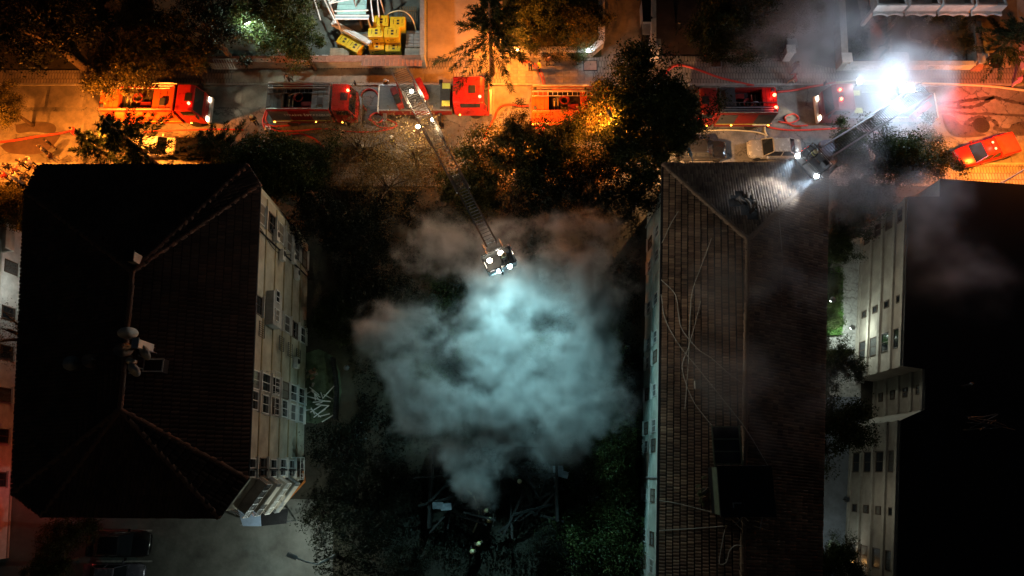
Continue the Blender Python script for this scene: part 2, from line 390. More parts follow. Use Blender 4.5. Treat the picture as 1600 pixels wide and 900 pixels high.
# manhole covers
def manhole(u, v, r, label, z=.02):
    p = P(u, v); mb = MB(); mb.lathe([(r, 0), (r, .012), (r-.06, .014), (r-.07, .006), (.05, .008), (0, .008)], n=24)
    for k in range(5): mb.box(0, -r*.6+k*r*.3, .011, r*1.2, .04, .01)
    o = mb.build('manhole_cover', M('cast_iron', (.05, .045, .04), .6, .6, var=.4, scale=8), loc=None); o.location = (p.x, p.y, z)
    tag(o, label, 'manhole cover', 'manhole covers')
manhole(1533, 196, .75, 'round iron manhole cover in the road above the red pickup', .03)
manhole(1552, 96, .8, 'large round cover in the beige yard slab by the gate pillar', .16)
slabm = MB(); pz = [P(u, v) for u, v in ((1536, 82), (1558, 78), (1580, 86), (1578, 106), (1534, 106))]
slabm.prism([(p.x, p.y) for p in pz], 0, .15)
tag(slabm.build('concrete_slab', M('pale_screed', (.36, .3, .22), .8, var=.35, scale=2, bump=.4), bevel=.03), 'pale worn concrete slab around the round cover by the pillar', 'slab')
# ================================================================== BOUNDARY WALLS
def wall_run(name, label, pts, h, th, mat, coping=None, cope_w=.12, seg=1.4, cat='wall', z0=0.0, cname='coping_stone', cope_h=.08, group=None):
    """a wall through pixel points on the ground, with separate coping stones"""
    q = [P(u, v) for u, v in pts]; root = thing(name, label, cat, (q[0].x, q[0].y, 0), group=group)
    mb = MB()
    for i in range(len(q)-1):
        a, b = q[i], q[i+1]; d = (b-a); L = d.length; an = math.atan2(d.y, d.x); c = (a+b)/2
        mb.box(c.x, c.y, z0+h/2, L+th*.96, th-.004*i, h, an)
        if coping:
            k = max(1, round(L/seg)); cm = MB().box(0, 0, 0, L/k-.02, th+cope_w, cope_h).mesh(cname, coping)
            for j in range(k):
                p = a+d*((j+.5)/k)
                piece(cname, cm, root, (p.x-q[0].x, p.y-q[0].y, z0+h+cope_h/2+random.uniform(0, .012)+i*.002), (random.uniform(-.02, .02), random.uniform(-.012, .012), an))
    mb.build('wall_body', mat, root, world=True)
    return root
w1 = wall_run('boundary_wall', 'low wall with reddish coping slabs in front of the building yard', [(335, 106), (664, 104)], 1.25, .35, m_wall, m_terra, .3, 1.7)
# corrugated strip and slatted piece on top of that wall
r = thing('metal_grille', 'slatted pale grille lying on the wall end by the dark tree', 'grille', P(350, 100, 1.5))
gm = MB().box(0, 0, 0, .06, 1.0, .05).mesh('slat', m_wallw)
for i in range(8): piece('slat', gm, r, (-.8+.23*i, 0, .03), (0, 0, .5))
MB().box(0, .5, 0, 2.1, .06, .05).build('rail', m_wallw, r); MB().box(0.2, -.5, 0, 2.1, .06, .05).build('rail', m_wallw, r)
r = thing('roof_sheet', 'ribbed brown sheet laid along the wall below the ladder truck', 'sheet', P(612, 98, 1.4))
mb = MB(); mb.box(0, 0, 0, 5.4, .7, .03); mb.build('sheet', m_terra, r)
rm = MB().box(0, 0, 0, .09, .72, .06).mesh('rib', m_terra)
for i in range(14): piece('rib', rm, r, (-2.5+.38*i, 0, .03))
wall_run('yard_wall', 'bluish corrugated wall between building yard and orange lit yard', [(664, 106), (664, -40)], 2.0, .3, m_bluecor, m_bluecor, .1, 1.6, cname='cap_sheet')
wall_run('garden_wall', 'cream garden wall with chamfered corner around dark hedge', [(790, 88), (922, 88), (938, 74), (938, -40)], 1.0, .4, m_wall, m_wallw, .16, 1.2)
wall_run('drive_wall', 'tall pale wall between the two driveways', [(1016, 90), (1016, -40)], 1.6, .35, m_wallw, m_wallw, .1, 1.5)
wall_run('shrub_garden_wall', 'low wall with red lit coping below the dense shrub garden', [(1103, 88), (1192, 91)], .8, .35, m_wall, m_terra, .2, 1.0)
wall_run('front_garden_wall', 'white front wall of the villa garden behind the floodlit ladder truck', [(1316, 109), (1378, 108)], .9, .3, m_wallw, m_wallw, .15, 1.1)
wall_run('front_garden_wall', 'long white front wall right of the arched garden gate', [(1396, 108), (1514, 108)], .9, .3, m_wallw, m_wallw, .15, 1.1)
wall_run('entrance_wall', 'smoky pale wall between entrance drive and villa garden', [(1310, 108), (1305, 15)], 1.3, .5, m_wall, m_wall, .1, 1.2)
wall_run('side_wall', 'orange lit stone wall on the far side of the villa garden', [(1515, 106), (1511, 10)], 1.4, .4, m_wall, m_stone, .15, .8)
wall_run('edge_wall', 'tall dark wall at the edge of the beige yard', [(1597, 108), (1590, -30)], 1.6, .4, m_wall, m_wallw, .1, 1.4)
wall_run('garden_edge', 'concrete edge wall between brick path and villa lawn', [(1389, 104), (1386, 0)], .35, .25, m_wall, None)
# pillars and posts
def pillar(u, v, w, h, mat, label, cap=m_wallw):
    p = P(u, v); r = thing('gate_pillar', label, 'pillar', (p.x, p.y, 0), group='gate pillars along the pavement')
    MB().box(0, 0, h/2, w, w, h).build('shaft', mat, r, bevel=.02); MB().box(0, 0, h+.05, w+.14, w+.14, .1).build('cap', cap, r, bevel=.02)
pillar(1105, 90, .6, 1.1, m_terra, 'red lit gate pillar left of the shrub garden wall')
pillar(1226, 92, .7, 1.5, m_wallw, 'pale gate pillar with dark box left of the entrance drive')
pillar(1021, 91, .7, 1.3, m_wallw, 'pale pillar ending the wall between the two driveways')
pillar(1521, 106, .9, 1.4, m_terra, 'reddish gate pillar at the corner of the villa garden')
pillar(1312, 104, .8, 1.4, m_wall, 'stone pillar at the right side of the entrance drive')
def cabinet(u, v, sx, sy, h, label, mat=m_dark):
    p = P(u, v); r = thing('utility_cabinet', label, 'cabinet', (p.x, p.y, 0), group='utility cabinets')
    MB().box(0, 0, h/2, sx, sy, h).build('case', mat, r, bevel=.03); MB().box(0, 0, h+.03, sx+.1, sy+.1, .06).build('lid', m_greym if mat is m_dark else m_dark, r, bevel=.015)
    MB().box(sx*.2, -sy/2-.012, h*.5, .05, .03, .14).build('handle', m_metal, r)
cabinet(1009, 55, 1.0, 1.4, 1.1, 'small dark cabinet beside the tall drive wall')
cabinet(1009, 32, 1.1, 2.4, 1.5, 'long grey container beside the tall drive wall', m_greym)
cabinet(1009, 5, 1.1, 1.8, 1.3, 'dark bin shelter at the top of the left driveway')
cabinet(1022, 77, .8, .8, .9, 'square black box on the corner of the dark driveway')
cabinet(1230, 80, .8, .9, 1.2, 'dark box behind the pale gate pillar at the entrance')
cabinet(1524, 88, .9, 2.0, 1.0, 'planter sized dark box with ochre lid by the villa corner', m_dark)
p = P(922, 104); r = thing('paved_hatch', 'orange stone hatch in the pavement by the garden corner', 'hatch', (p.x, p.y, .12)); MB().box(0, 0, .025, 1.3, 1.1, .05).build('frame', m_dark, r); MB().box(0, 0, .06, 1.15, .95, .03).build('plate', m_terra, r)
p = P(1118, 99); r = thing('inspection_hatch', 'dark square hatch in the pavement below the shrub garden wall', 'hatch', (p.x, p.y, .12)); MB().box(0, 0, .02, 1.0, 1.0, .04).build('frame', m_metal, r); MB().box(0, 0, .05, .88, .88, .03).build('plate', M('rust_plate', (.12, .06, .04), .7, .3, var=.4, scale=5), r)
# ================================================================== BUILDINGS
def tilemat(name, cols):
    m = bpy.data.materials.new(name); m.use_nodes = True; nt = m.node_tree; b = nt.nodes['Principled BSDF']; b.inputs['Roughness'].default_value = .75
    geo = nt.nodes.new('ShaderNodeNewGeometry'); r = nt.nodes.new('ShaderNodeValToRGB'); r.color_ramp.interpolation = 'LINEAR'
    e = r.color_ramp.elements; e[0].color = (*cols[0], 1); e[1].color = (*cols[-1], 1)
    for i, c in enumerate(cols[1:-1]): q = e.new((i+1)/(len(cols)-1)); q.color = (*c, 1)
    nt.links.new(geo.outputs['Random Per Island'], r.inputs[0])
    tc = nt.nodes.new('ShaderNodeTexCoord'); n = nt.nodes.new('ShaderNodeTexNoise'); n.inputs['Scale'].default_value = .45; n.inputs['Detail'].default_value = 8
    nt.links.new(tc.outputs['Object'], n.inputs['Vector'])
    r2 = nt.nodes.new('ShaderNodeValToRGB'); r2.color_ramp.elements[0].position = .35; r2.color_ramp.elements[1].position = .65
    r2.color_ramp.elements[0].color = (.45, .45, .45, 1); r2.color_ramp.elements[1].color = (1.1, 1.1, 1.1, 1); nt.links.new(n.outputs['Fac'], r2.inputs[0])
    mx = nt.nodes.new('ShaderNodeMixRGB'); mx.blend_type = 'MULTIPLY'; mx.inputs[0].default_value = 1
    nt.links.new(r.outputs[0], mx.inputs[1]); nt.links.new(r2.outputs[0], mx.inputs[2]); nt.links.new(mx.outputs[0], b.inputs['Base Color'])
    MATS[name] = m
    return m
def roof_tiles(parent, poly, course, tw, mat, hole=None, name='roof_tiles', lift=.04, gap=0.0):
    """overlapping barrel tiles, gap drawing shadow lines between courses, one mesh per roof face; poly[0]-poly[1] is the eave"""
    A, B = Vector(poly[0]), Vector(poly[1]); e = (B-A).normalized()
    n = (B-A).cross(Vector(poly[2])-A).normalized()
    if n.z < 0: n = -n
    s = n.cross(e)
    if s.z < 0: s = -s
    q = [((Vector(p)-A).dot(e), (Vector(p)-A).dot(s)) for p in poly]; ym = max(p[1] for p in q)
    V = []; Fc = []; ne, nn, ns = np.array(e), np.array(n), np.array(s); a0 = np.array(A)+nn*lift
    k = 0
    while (k+.5)*course < ym:
        y = (k+.5)*course; xs = []
        for i in range(len(q)):
            (x1, y1), (x2, y2) = q[i], q[(i+1)%len(q)]
            if (y1-y)*(y2-y) < 0: xs.append(x1+(x2-x1)*(y-y1)/(y2-y1))
        if len(xs) >= 2:
            x = min(xs)
            while x < max(xs)-tw*.4:
                c = a0+ne*(x+tw/2)+ns*(y)
                if hole is None or not any((c[0]-h[0])**2/h[2]**2+(c[1]-h[1])**2/h[3]**2 < 1+random.uniform(-.35, .35) for h in hole):
                    j = random.uniform(-.012, .016); tl = random.uniform(-.015, .02); sk = random.uniform(-.012, .012); o = len(V)
                    for (yy, zz) in ((y-course*.53+gap, .12+j+tl), (y+course*.5, .0+j)):  # gap bares the dark deck, standing in for shadow under tile lips
                        for (fx, fz) in ((.03, 0), (.27, .026), (.5, .036), (.73, .026), (.97, 0)):
                            V.append(a0+ne*(x+fx*tw+sk)+ns*yy+nn*(zz+fz))
                    for i in range(4): Fc.append((o+i, o+i+1, o+6+i, o+5+i))
                    Fc.append((o+4, o+3, o+2, o+1, o))
                x += tw
        k += 1
    mb = MB(); mb.v = [tuple(v) for v in V]; mb.f = [list(f) for f in Fc]; mb.m = [0]*len(Fc)
    o = mb.build(name, mat, parent, world=True); o['kind'] = 'stuff'
    return o
def ridge_caps(parent, a, b, mat, L=.42, r=.16, name='ridge_tile'):
    a, b = Vector(a), Vector(b); d = b-a; k = max(1, int(d.length/L)); root = parent
    while root.parent: root = root.parent
    pts = []
    mb = MB(); n = 7; secs = []
    for (x, rr) in ((-L*.55, r), (-L*.4, r*1.12), (L*.5, r*.9)):
        secs.append([(x, rr*math.cos(PI*j/(n-1)), rr*.8*math.sin(PI*j/(n-1))-.02) for j in range(n)])
    mb.loft(secs, caps=True); me = mb.mesh(name, mat)
    qt = d.to_track_quat('X', 'Z').to_euler()
    for i in range(k):
        p = a+d*((i+.5)/k)-root.location
        o = piece(name, me, parent, p+Vector((random.uniform(-.02, .02), random.uniform(-.02, .02), .05+random.uniform(0, .02))), (qt.x, qt.y, qt.z+random.uniform(-.06, .06)))
WC = {}
m_frame = M('white_window_frame', (.6, .6, .58), .5, var=.15, scale=6)
m_brownf = M('brown_window_frame', (.1, .07, .05), .6, var=.3, scale=6)
m_curt = [M('curtained_glass', (.17, .155, .13), .35, var=.5, scale=5), M('blind_glass', (.09, .09, .085), .3, var=.5, scale=9), M('dark_window_glass', (.015, .018, .022))]
def win_at(root, A, t, s, h, w, hh, frame=None, glass=None, sill=True, bars=1, parent=None, deep=.07):
    """a window on a wall that starts at A and runs along t (outside lies to the left of t)"""
    frame = frame or m_frame; glass = glass or m_glass
    if glass is m_glass: glass = random.choice((m_curt[0], m_curt[1], m_glass, m_glass))
    key = (round(w, 2), round(hh, 2), frame.name, glass.name, bars, deep)
    if key not in WC:
        f = MB(); b = .07
        f.box(-w/2+b/2, deep/2, 0, b, deep, hh); f.box(w/2-b/2, deep/2, 0, b, deep, hh)
        f.box(0, deep/2-.001, hh/2-b/2, w-2*b, deep, b); f.box(0, deep/2-.001, -hh/2+b/2, w-2*b, deep, b)
        for i in range(bars): f.box(-w/2+w*(i+1)/(bars+1), deep/2-.01, 0, .05, deep-.03, hh-2*b)
        WC[key] = (f.mesh('window', frame), MB().box(0, .012, 0, w-b, .02, hh-b).mesh('pane', glass), MB().box(0, .1, -hh/2-.04, w+.2, .22, .06).mesh('sill', m_wallw))
    a = math.atan2(t.y, t.x); p = A+t*s+Vector((0, 0, h))-root.location
    o = piece('window', WC[key][0], parent or root, p, (0, 0, a)); piece('pane', WC[key][1], o)
    if sill: piece('sill', WC[key][2], o)
    return o
def wbox(mb, A, t, s0, s1, h0, h1, o0, o1, mi=0):
    n = Vector((-t.y, t.x, 0)); q = [A+t*s0+n*o0, A+t*s1+n*o0, A+t*s1+n*o1, A+t*s0+n*o1]
    mb.prism([(p.x, p.y) for p in q], A.z+h0, A.z+h1, mi)
    return mb
def ac_unit(A, t, s, h, label, o=.22):
    n = Vector((-t.y, t.x, 0)); p = A+t*s+n*o; r = thing('air_conditioner', label, 'air conditioner', (p.x, p.y, A.z+h), math.atan2(t.y, t.x), 'outdoor air conditioner units on the beige facade')
    MB().box(0, 0, .3, .85, .32, .6).build('case', m_wallw, r, bevel=.03)
    f = MB(); f.lathe([(.22, 0), (.22, .02), (.03, .03), (0, .03)], (-.1, .165, .3), 14, axis='y'); f.build('fan_grille', m_dark, r)
    MB().box(-.3, -.08, -.03, .05, .4, .06).box(.3, -.08, -.03, .05, .4, .06).build('bracket', m_dark, r)

# ---------------------------------------------------------------- left apartment block, hipped roof
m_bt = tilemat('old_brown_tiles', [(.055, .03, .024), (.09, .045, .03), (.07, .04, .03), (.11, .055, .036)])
m_facL = M('beige_stained_render', (.40, .37, .29), .85, var=.35, scale=.9, bump=.2)
m_band = M('ochre_band', (.27, .22, .12), .85, var=.4, scale=2)
HE = 12.2
LE = [P(u, v, HE) for u, v in ((62, 258), (388, 258), (407, 288), (388, 748), (343, 809), (65, 807), (20, 772), (40, 300))]
c0 = sum(LE, Vector())/len(LE)
lb = thing('apartment_building', 'large dark hip roofed apartment block with lit beige facade facing the smoke', 'building', (c0.x, c0.y, 0))
inner = [c0+(p-c0)*.972 for p in LE]
LWB = MB(); LWB.prism([(p.x, p.y) for p in inner], 0, HE-.02); lwall = LWB.build('wall', m_facL, lb, world=True)
R1 = P(208, 425, 15.6); ed = (LE[3]-LE[2]); R2 = R1+ed*((R1.y-P(190, 640, 15.6).y)/abs(ed.y))
deck = MB(); allv = [p+Vector((0, 0, .02)) for p in LE]+[R1, R2]
deck.add(allv, [(0, 1, 8), (1, 2, 8), (2, 3, 9, 8), (3, 4, 9), (4, 5, 9), (5, 6, 9), (6, 7, 8, 9), (7, 0, 8)])
deck.prism([(p.x, p.y) for p in LE], HE-.12, HE+.01)
roofL = deck.build('roof', M('roof_deck', (.03, .02, .018), .9, var=.3, scale=1), lb, world=True)
for f in ((2, 3, 9, 8), (3, 4, 9), (4, 5, 9), (5, 6, 9), (6, 7, 8, 9), (7, 0, 8), (0, 1, 8), (1, 2, 8)):
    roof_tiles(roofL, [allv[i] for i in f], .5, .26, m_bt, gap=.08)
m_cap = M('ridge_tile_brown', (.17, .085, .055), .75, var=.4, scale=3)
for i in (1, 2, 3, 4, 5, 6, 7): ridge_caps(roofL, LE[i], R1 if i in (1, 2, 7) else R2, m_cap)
ridge_caps(roofL, R1, R2, m_cap)
gut = MB().tube([p+Vector((0, 0, -.06)) for p in LE]+[LE[0]+Vector((0, 0, -.06))], .07, 6); gut.build('gutter', m_dark, lb, world=True)
# long facade: runs from the car park corner to the street corner
A = Vector((inner[3].x, inner[3].y, 0)); Bv = Vector((inner[2].x, inner[2].y, 0)); LL = (Bv-A).length; t = -(Bv-A).normalized(); A2 = Bv.copy()
# outside (towards +x) must lie left of t: t points to -y
SH = HE/6.0
for k in range(1, 6):
    wbox(MB(), A2, t, 0, LL, SH*k-.09, SH*k+.09, 0, .05).build('floor_band', m_band, lb, world=True)
bmesh_p = MB().box(0, .03, 0, .12, .05, HE*.98)
def sY(y): return (A2.y-y)
cols = [(17.3, 1.5, 1), (10.8, 1.3, 1), (5.9, 1.25, 1), (4.5, 1.25, 1), (0.35, 1.2, 1)]
for k in range(6):
    hc = SH*(k+.5)
    for ci, (y, w, always) in enumerate(cols):
        if not always and (k+ci) % 2: continue
        gl = m_glass; fr = m_frame if (k*3+ci) % 4 else m_brownf
        win_at(lb, A2, t, sY(y)+random.uniform(-.05, .05), hc, w, SH*.62 if ci != 2 else SH*.78, fr, gl, bars=1)
# enclosed balcony box, grilles and open loggia frames
mb = MB(); wbox(mb, A2, t, sY(10.9)-1.3, sY(10.9)+1.1, SH*4-.05, SH*4.85, 0.06, .6); bal = mb.build('enclosed_balcony', M('grey_cladding', (.36, .36, .34), .7, var=.3, scale=2), lb, bevel=.03, world=True)
for (s_, w) in ((sY(10.9)-1.0, .9), (sY(10.9)+.35, .9)):
    n_ = Vector((-t.y, t.x, 0)); win_at(lb, A2+n_*.6, t, s_, SH*4.5, w, .8, parent=bal, sill=False)
for (y, k, w) in ((5.9, 4, 1.5), (4.5, 4, 1.5), (0.3, 1, 1.6)):
    fr = MB(); s_ = sY(y); hb = SH*k+.35
    for hh in (hb, hb+.9):
        q = [A2+t*(s_-w/2)+Vector((0, 0, hh)), A2+t*(s_+w/2)+Vector((0, 0, hh))]; n_ = Vector((-t.y, t.x, 0))
        fr.tube([q[0]+n_*.06, q[0]+n_*.75, q[1]+n_*.75, q[1]+n_*.06], .03, 5)
    for f_ in (0, .25, .5, .75, 1):
        qq = A2+t*(s_-w/2+w*f_)+n_*.75+Vector((0, 0, hb)); fr.tube([qq, qq+Vector((0, 0, .9))], .018, 4)
    fr.build('balcony_frame', m_frame, lb, world=True)
for j, (y, k) in enumerate(((9.2, 5), (9.0, 3), (8.9, 2), (8.8, 1))):
    gr = MB(); s_ = sY(y); n_ = Vector((-t.y, t.x, 0))
    for f_ in range(8):
        qq = A2+t*(s_-.5+f_/7)+n_*.25+Vector((0, 0, SH*k+.3)); gr.tube([qq, qq+Vector((0, 0, 1.0))], .02, 4)
    for hh in (.3, 1.3): gr.tube([A2+t*(s_-.5)+n_*.25+Vector((0, 0, SH*k+hh)), A2+t*(s_+.5)+n_*.25+Vector((0, 0, SH*k+hh))], .025, 4)
    gr.build('window_grille', m_dark, lb, world=True)
for (y, h, lab) in ((16.6, SH*4.1, 'upper brown air conditioner high on the street end of the beige facade'), (15.6, SH*3.4, 'air conditioner beside the tall narrow window of the beige facade'), (16.2, SH*2.1, 'white air conditioner on the lower street end of the beige facade'), (15.2, SH*1.6, 'lowest air conditioner near the street corner of the beige facade'), (8.2, SH*1.4, 'air conditioner under the middle grilles of the beige facade')):
    ac_unit(A2, t, sY(y), h, lab)
pv = A2+t*2.6+Vector((.04, 0, 0)); qv = catmull([pv+Vector((.02, 0, 11.6)), pv+Vector((.05, -.6, 8)), pv+Vector((.1, .3, 4)), pv+Vector((.1, 0, .3))])
MB().tube([A2+t*2.9+Vector((.12, 0, HE-.3)), A2+t*2.9+Vector((.12, 0, 0))], .06, 6).build('drain_pipe', m_dark, lb, world=True)
MB().tube(qv, .025, 4).build('cable', m_black, lb, world=True)
MB().tube([A2+t*(LL-.3)+Vector((.12, 0, HE-.3)), A2+t*(LL-.3)+Vector((.12, 0, 0))], .06, 6).build('drain_pipe', m_dark, lb, world=True)
MB().tube([P(474, 735, .3), P(476, 752, .3), P(441, 790, .3)], .09, 6).build('orange_pipe', M('orange_pipe_plastic', (.55, .18, .04), .5, var=.3, scale=5), lb, world=True)
# chamfered end: stacked balconies with rails, and the canopy over the door
A3 = Vector((inner[4].x, inner[4].y, 0)); B3 = Vector((inner[3].x, inner[3].y, 0)); t3 = -(A3-B3).normalized(); A3s = A3.copy()
t3 = (A3-B3).normalized(); L3 = (A3-B3).length; n3 = Vector((-t3.y, t3.x, 0))
for k in range(1, 5):
    hb = SH*(k+.6)
    fl = wbox(MB(), B3, t3, .1, L3-.1, hb-.12, hb, .02, 1.0).build('balcony', m_wall, lb, world=True, bevel=.02)
    rl = MB()
    for hh in (.35, .65, .95): rl.tube([B3+t3*.1+n3*.05+Vector((0, 0, hb+hh)), B3+t3*.1+n3*.98+Vector((0, 0, hb+hh)), B3+t3*(L3-.1)+n3*.98+Vector((0, 0, hb+hh)), B3+t3*(L3-.1)+n3*.05+Vector((0, 0, hb+hh))], .035, 5)
    for f_ in range(6):
        q = B3+t3*(.1+(L3-.2)*f_/5)+n3*.98+Vector((0, 0, hb)); rl.tube([q, q+Vector((0, 0, .95))], .03, 4)
    rl.build('railing', m_metal if k != 2 else m_frame, fl, world=True)
    if k in (1, 3): wbox(MB(), B3, t3, .3, L3*.62, hb+.02, hb+.92, 1.0, 1.04).build('balcony_panel', m_wall, fl, world=True)
cq = [P(u, v, 2.6) for u, v in ((372, 797), (407, 799), (408, 822), (380, 822))]
cq2 = [P(u, v, 2.6) for u, v in ((408, 799), (450, 795), (447, 818), (408.4, 822))]
MB().prism([(p.x, p.y) for p in cq], 2.55, 2.66).build('entrance_canopy', M('blue_sheet', (.32, .42, .58), .35, .2, var=.2, scale=3), lb, world=True)
MB().prism([(p.x, p.y) for p in cq2], 2.5, 2.6).build('entrance_canopy', m_dark, lb, world=True)
for (u, v) in ((376, 820), (406, 820), (446, 816)): p = P(u, v, 2.5); MB().cyl((p.x, p.y, 0), (p.x, p.y, 2.5), .05, n=6).build('canopy_post', m_metal, lb, world=True)
# chimney, dishes and roof clutter
def on_roof(u, v, face):
    a, b, c = [Vector(x) for x in face]; n = (b-a).cross(c-a); d = ray(u, v); o = Vector((0, 0, CAM_H)); k = (a-o).dot(n)/d.dot(n); return o+d*k
FR = (allv[2], allv[3], R1); FLt = (allv[6], allv[7], R1)
p = on_roof(212, 405, FLt); ch = thing('chimney', 'pale rendered chimney at the top of the dark hip roof', 'chimney', p)
MB().box(0, 0, .1, .45, .6, 1.2).build('stack', m_wall, ch, bevel=.03); MB().box(0, 0, .75, .6, .75, .1).build('cap', m_dark, ch, bevel=.02)
def dish(u, v, face, az, tilt, R, label, col=None, group='satellite dishes on the dark hip roof'):
    p = on_roof(u, v, face); r = thing('satellite_dish', label, 'satellite dish', p, az, group); z = 1.0
    MB().tube([(0, 0, -.15), (0, 0, z)], .035, 6).build('mast', m_metal, r)
    mb = MB(); n = 20; prof = [(R*k/5, .35*R*(k/5)**2) for k in range(6)]; RM = Euler((tilt, 0, 0)).to_matrix(); tmp = MB().lathe(prof, n=n)
    pr2 = [(R*k/5, .35*R*(k/5)**2-.02) for k in range(6)]; tmp.lathe(pr2[::-1], n=n)
    tmp.v = [tuple(RM@Vector(v_)+Vector((0, -.08, z))) for v_ in tmp.v]; tmp.build('reflector', col or m_wallw, r, smooth=True)
    f = RM@Vector((0, 0, R*1.1))+Vector((0, -.08, z)); MB().tube([RM@Vector((0, -R*.95, .3*R))+Vector((0, -.08, z)), f], .018, 5).build('feed_arm', m_metal, r)
    MB().lathe([(.05, -.06), (.05, .06)], tuple(f), 8).build('receiver', m_greym, r)
dish(214, 520, FLt, .3, 1.15, .55, 'topmost pale satellite dish of the roof cluster seen edge on')
dish(206, 556, FLt, 2.6, .7, .52, 'brownish satellite dish left of the white roof pole', M('rusty_dish', (.3, .2, .15), .7, var=.4, scale=5))
dish(245, 552, FR, -.7, .8, .5, 'white satellite dish right of the white roof pole')
dish(228, 578, FR, -.5, .75, .46, 'lowest white satellite dish of the roof cluster')
dish(152, 570, FLt, 1.9, .9, .45, 'dim brown satellite dish on the unlit roof slope', M('rusty_dish', (.3, .2, .15), .7))
dish(124, 570, FLt, 1.2, .9, .45, 'dark dish farthest towards the unlit roof edge', m_greym)
p = on_roof(238, 545, FR); r = thing('roof_duct', 'white flat duct standing among the roof dishes', 'duct', p); MB().box(0, 0, .9, .28, .5, 2.0).build('duct', m_wallw, r, bevel=.02); MB().box(0, 0, 1.94, .4, .62, .08).build('cowl', m_metal, r)
p = on_roof(247, 573, FR); r = thing('roof_hatch', 'small framed hatch box beside the lowest roof dish', 'hatch', p); MB().box(0, 0, .2, 1.1, .8, .7).build('curb', m_dark, r); fr = MB(); fr.box(0, .36, .58, 1.2, .07, .06).box(0, -.36, .58, 1.2, .07, .06).box(-.56, 0, .581, .07, .66, .06).box(.56, 0, .581, .07, .66, .06); fr.build('frame', m_metal, r)
p = on_roof(212, 566, FR); r = thing('roof_vent', 'short pale pipe vent between the roof dishes', 'vent', p); MB().cyl((0, 0, -.2), (0, 0, .7), .12, n=10).build('pipe', m_wallw, r); MB().lathe([(.22, .7), (.05, .9), (0, .9)], n=10).build('cowl', m_metal, r)

# ---------------------------------------------------------------- right tiled building
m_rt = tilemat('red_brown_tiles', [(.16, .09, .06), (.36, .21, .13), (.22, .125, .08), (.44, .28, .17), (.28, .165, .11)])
HR = 9.0; HRR = 12.0
RE = [P(u, v, HR) for u, v in ((1027, 975), (1284, 975), (1293, 255), (1036, 257))]
Ra = P(1168, 375, HRR)
def plane_at(f, u, v):
    n = (Vector(f[1])-Vector(f[0])).cross(Vector(f[2])-Vector(f[0])); d = ray(u, v); o = Vector((0, 0, CAM_H)); return o+d*((Vector(f[0])-o).dot(n)/d.dot(n))
Rb = plane_at((RE[3], RE[0], Ra), 1159, 975)
_n = (Rb-Ra).cross(RE[2]-Ra); RE[1] = Vector((Ra.x-(_n.y*(RE[0].y-Ra.y)+_n.z*(HR-Ra.z))/_n.x, RE[0].y, HR))
cR = (RE[0]+RE[2])/2
rb = thing('tiled_building', 'long building with red brown barrel tile roof right of the smoke', 'building', (cR.x, cR.y, 0))
ins = [Vector((p.x+(.5 if p.x < cR.x else -.5), p.y+(.5 if p.y < cR.y else -.5), 0)) for p in RE]
m_facR = M('pale_green_render', (.46, .52, .46), .85, var=.4, scale=.8, bump=.2)
MB().prism([(p.x, p.y) for p in ins], 0, HR+.2).build('wall', m_facR, rb, world=True)
rv = [p+Vector((0, 0, .02)) for p in RE]+[Ra, Rb]
dk = MB(); dk.add(rv, [(1, 2, 4, 5), (2, 3, 4), (3, 0, 5, 4), (0, 1, 5)]); dk.prism([(p.x, p.y) for p in RE], HR-.14, HR+.01)
roofR = dk.build('roof', M('charred_roof_boards', (.02, .016, .014), .9, var=.4, scale=3), rb, world=True)
hc1 = P(1158, 318, 10.4); hc2 = P(1168, 328, 10.6)
hole = [(hc1.x, hc1.y, 1.0, .8), (hc2.x, hc2.y, .6, 1.1)]
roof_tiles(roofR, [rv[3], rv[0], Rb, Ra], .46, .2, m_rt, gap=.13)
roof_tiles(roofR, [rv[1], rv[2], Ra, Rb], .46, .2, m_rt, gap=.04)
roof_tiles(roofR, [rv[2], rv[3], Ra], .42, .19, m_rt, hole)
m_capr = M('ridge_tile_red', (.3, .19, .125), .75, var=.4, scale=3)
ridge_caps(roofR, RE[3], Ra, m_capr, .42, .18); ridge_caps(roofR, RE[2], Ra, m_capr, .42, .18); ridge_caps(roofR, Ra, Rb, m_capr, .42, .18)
MB().tube([RE[0]+Vector((-.05, 0, -.05)), RE[3]+Vector((-.05, .05, -.05)), RE[2]+Vector((.05, .05, -.05)), RE[1]+Vector((.05, 0, -.05))], .08, 6).build('gutter', m_dark, rb, world=True)
tm = MB().loft([[(-.22, .1*math.cos(PI*j/4), .06*math.sin(PI*j/4)) for j in range(5)], [(.22, .085*math.cos(PI*j/4), .05*math.sin(PI*j/4)) for j in range(5)]]).mesh('loose_tile', m_rt)
for i in range(16):
    q = hc1+Vector((random.gauss(.35, .5), random.gauss(-.1, .5), 0)); fp = on_roof(800, 450, (RE[2], RE[3], Ra))
    nrm = (RE[3]-RE[2]).cross(Ra-RE[2]); zz = RE[2].z-((q.x-RE[2].x)*nrm.x+(q.y-RE[2].y)*nrm.y)/nrm.z
    piece('loose_tile', tm, roofR, (q.x-cR.x, q.y-cR.y, zz+.13), (random.uniform(-.3, .3), random.uniform(-.3, .3), random.uniform(0, 6)))
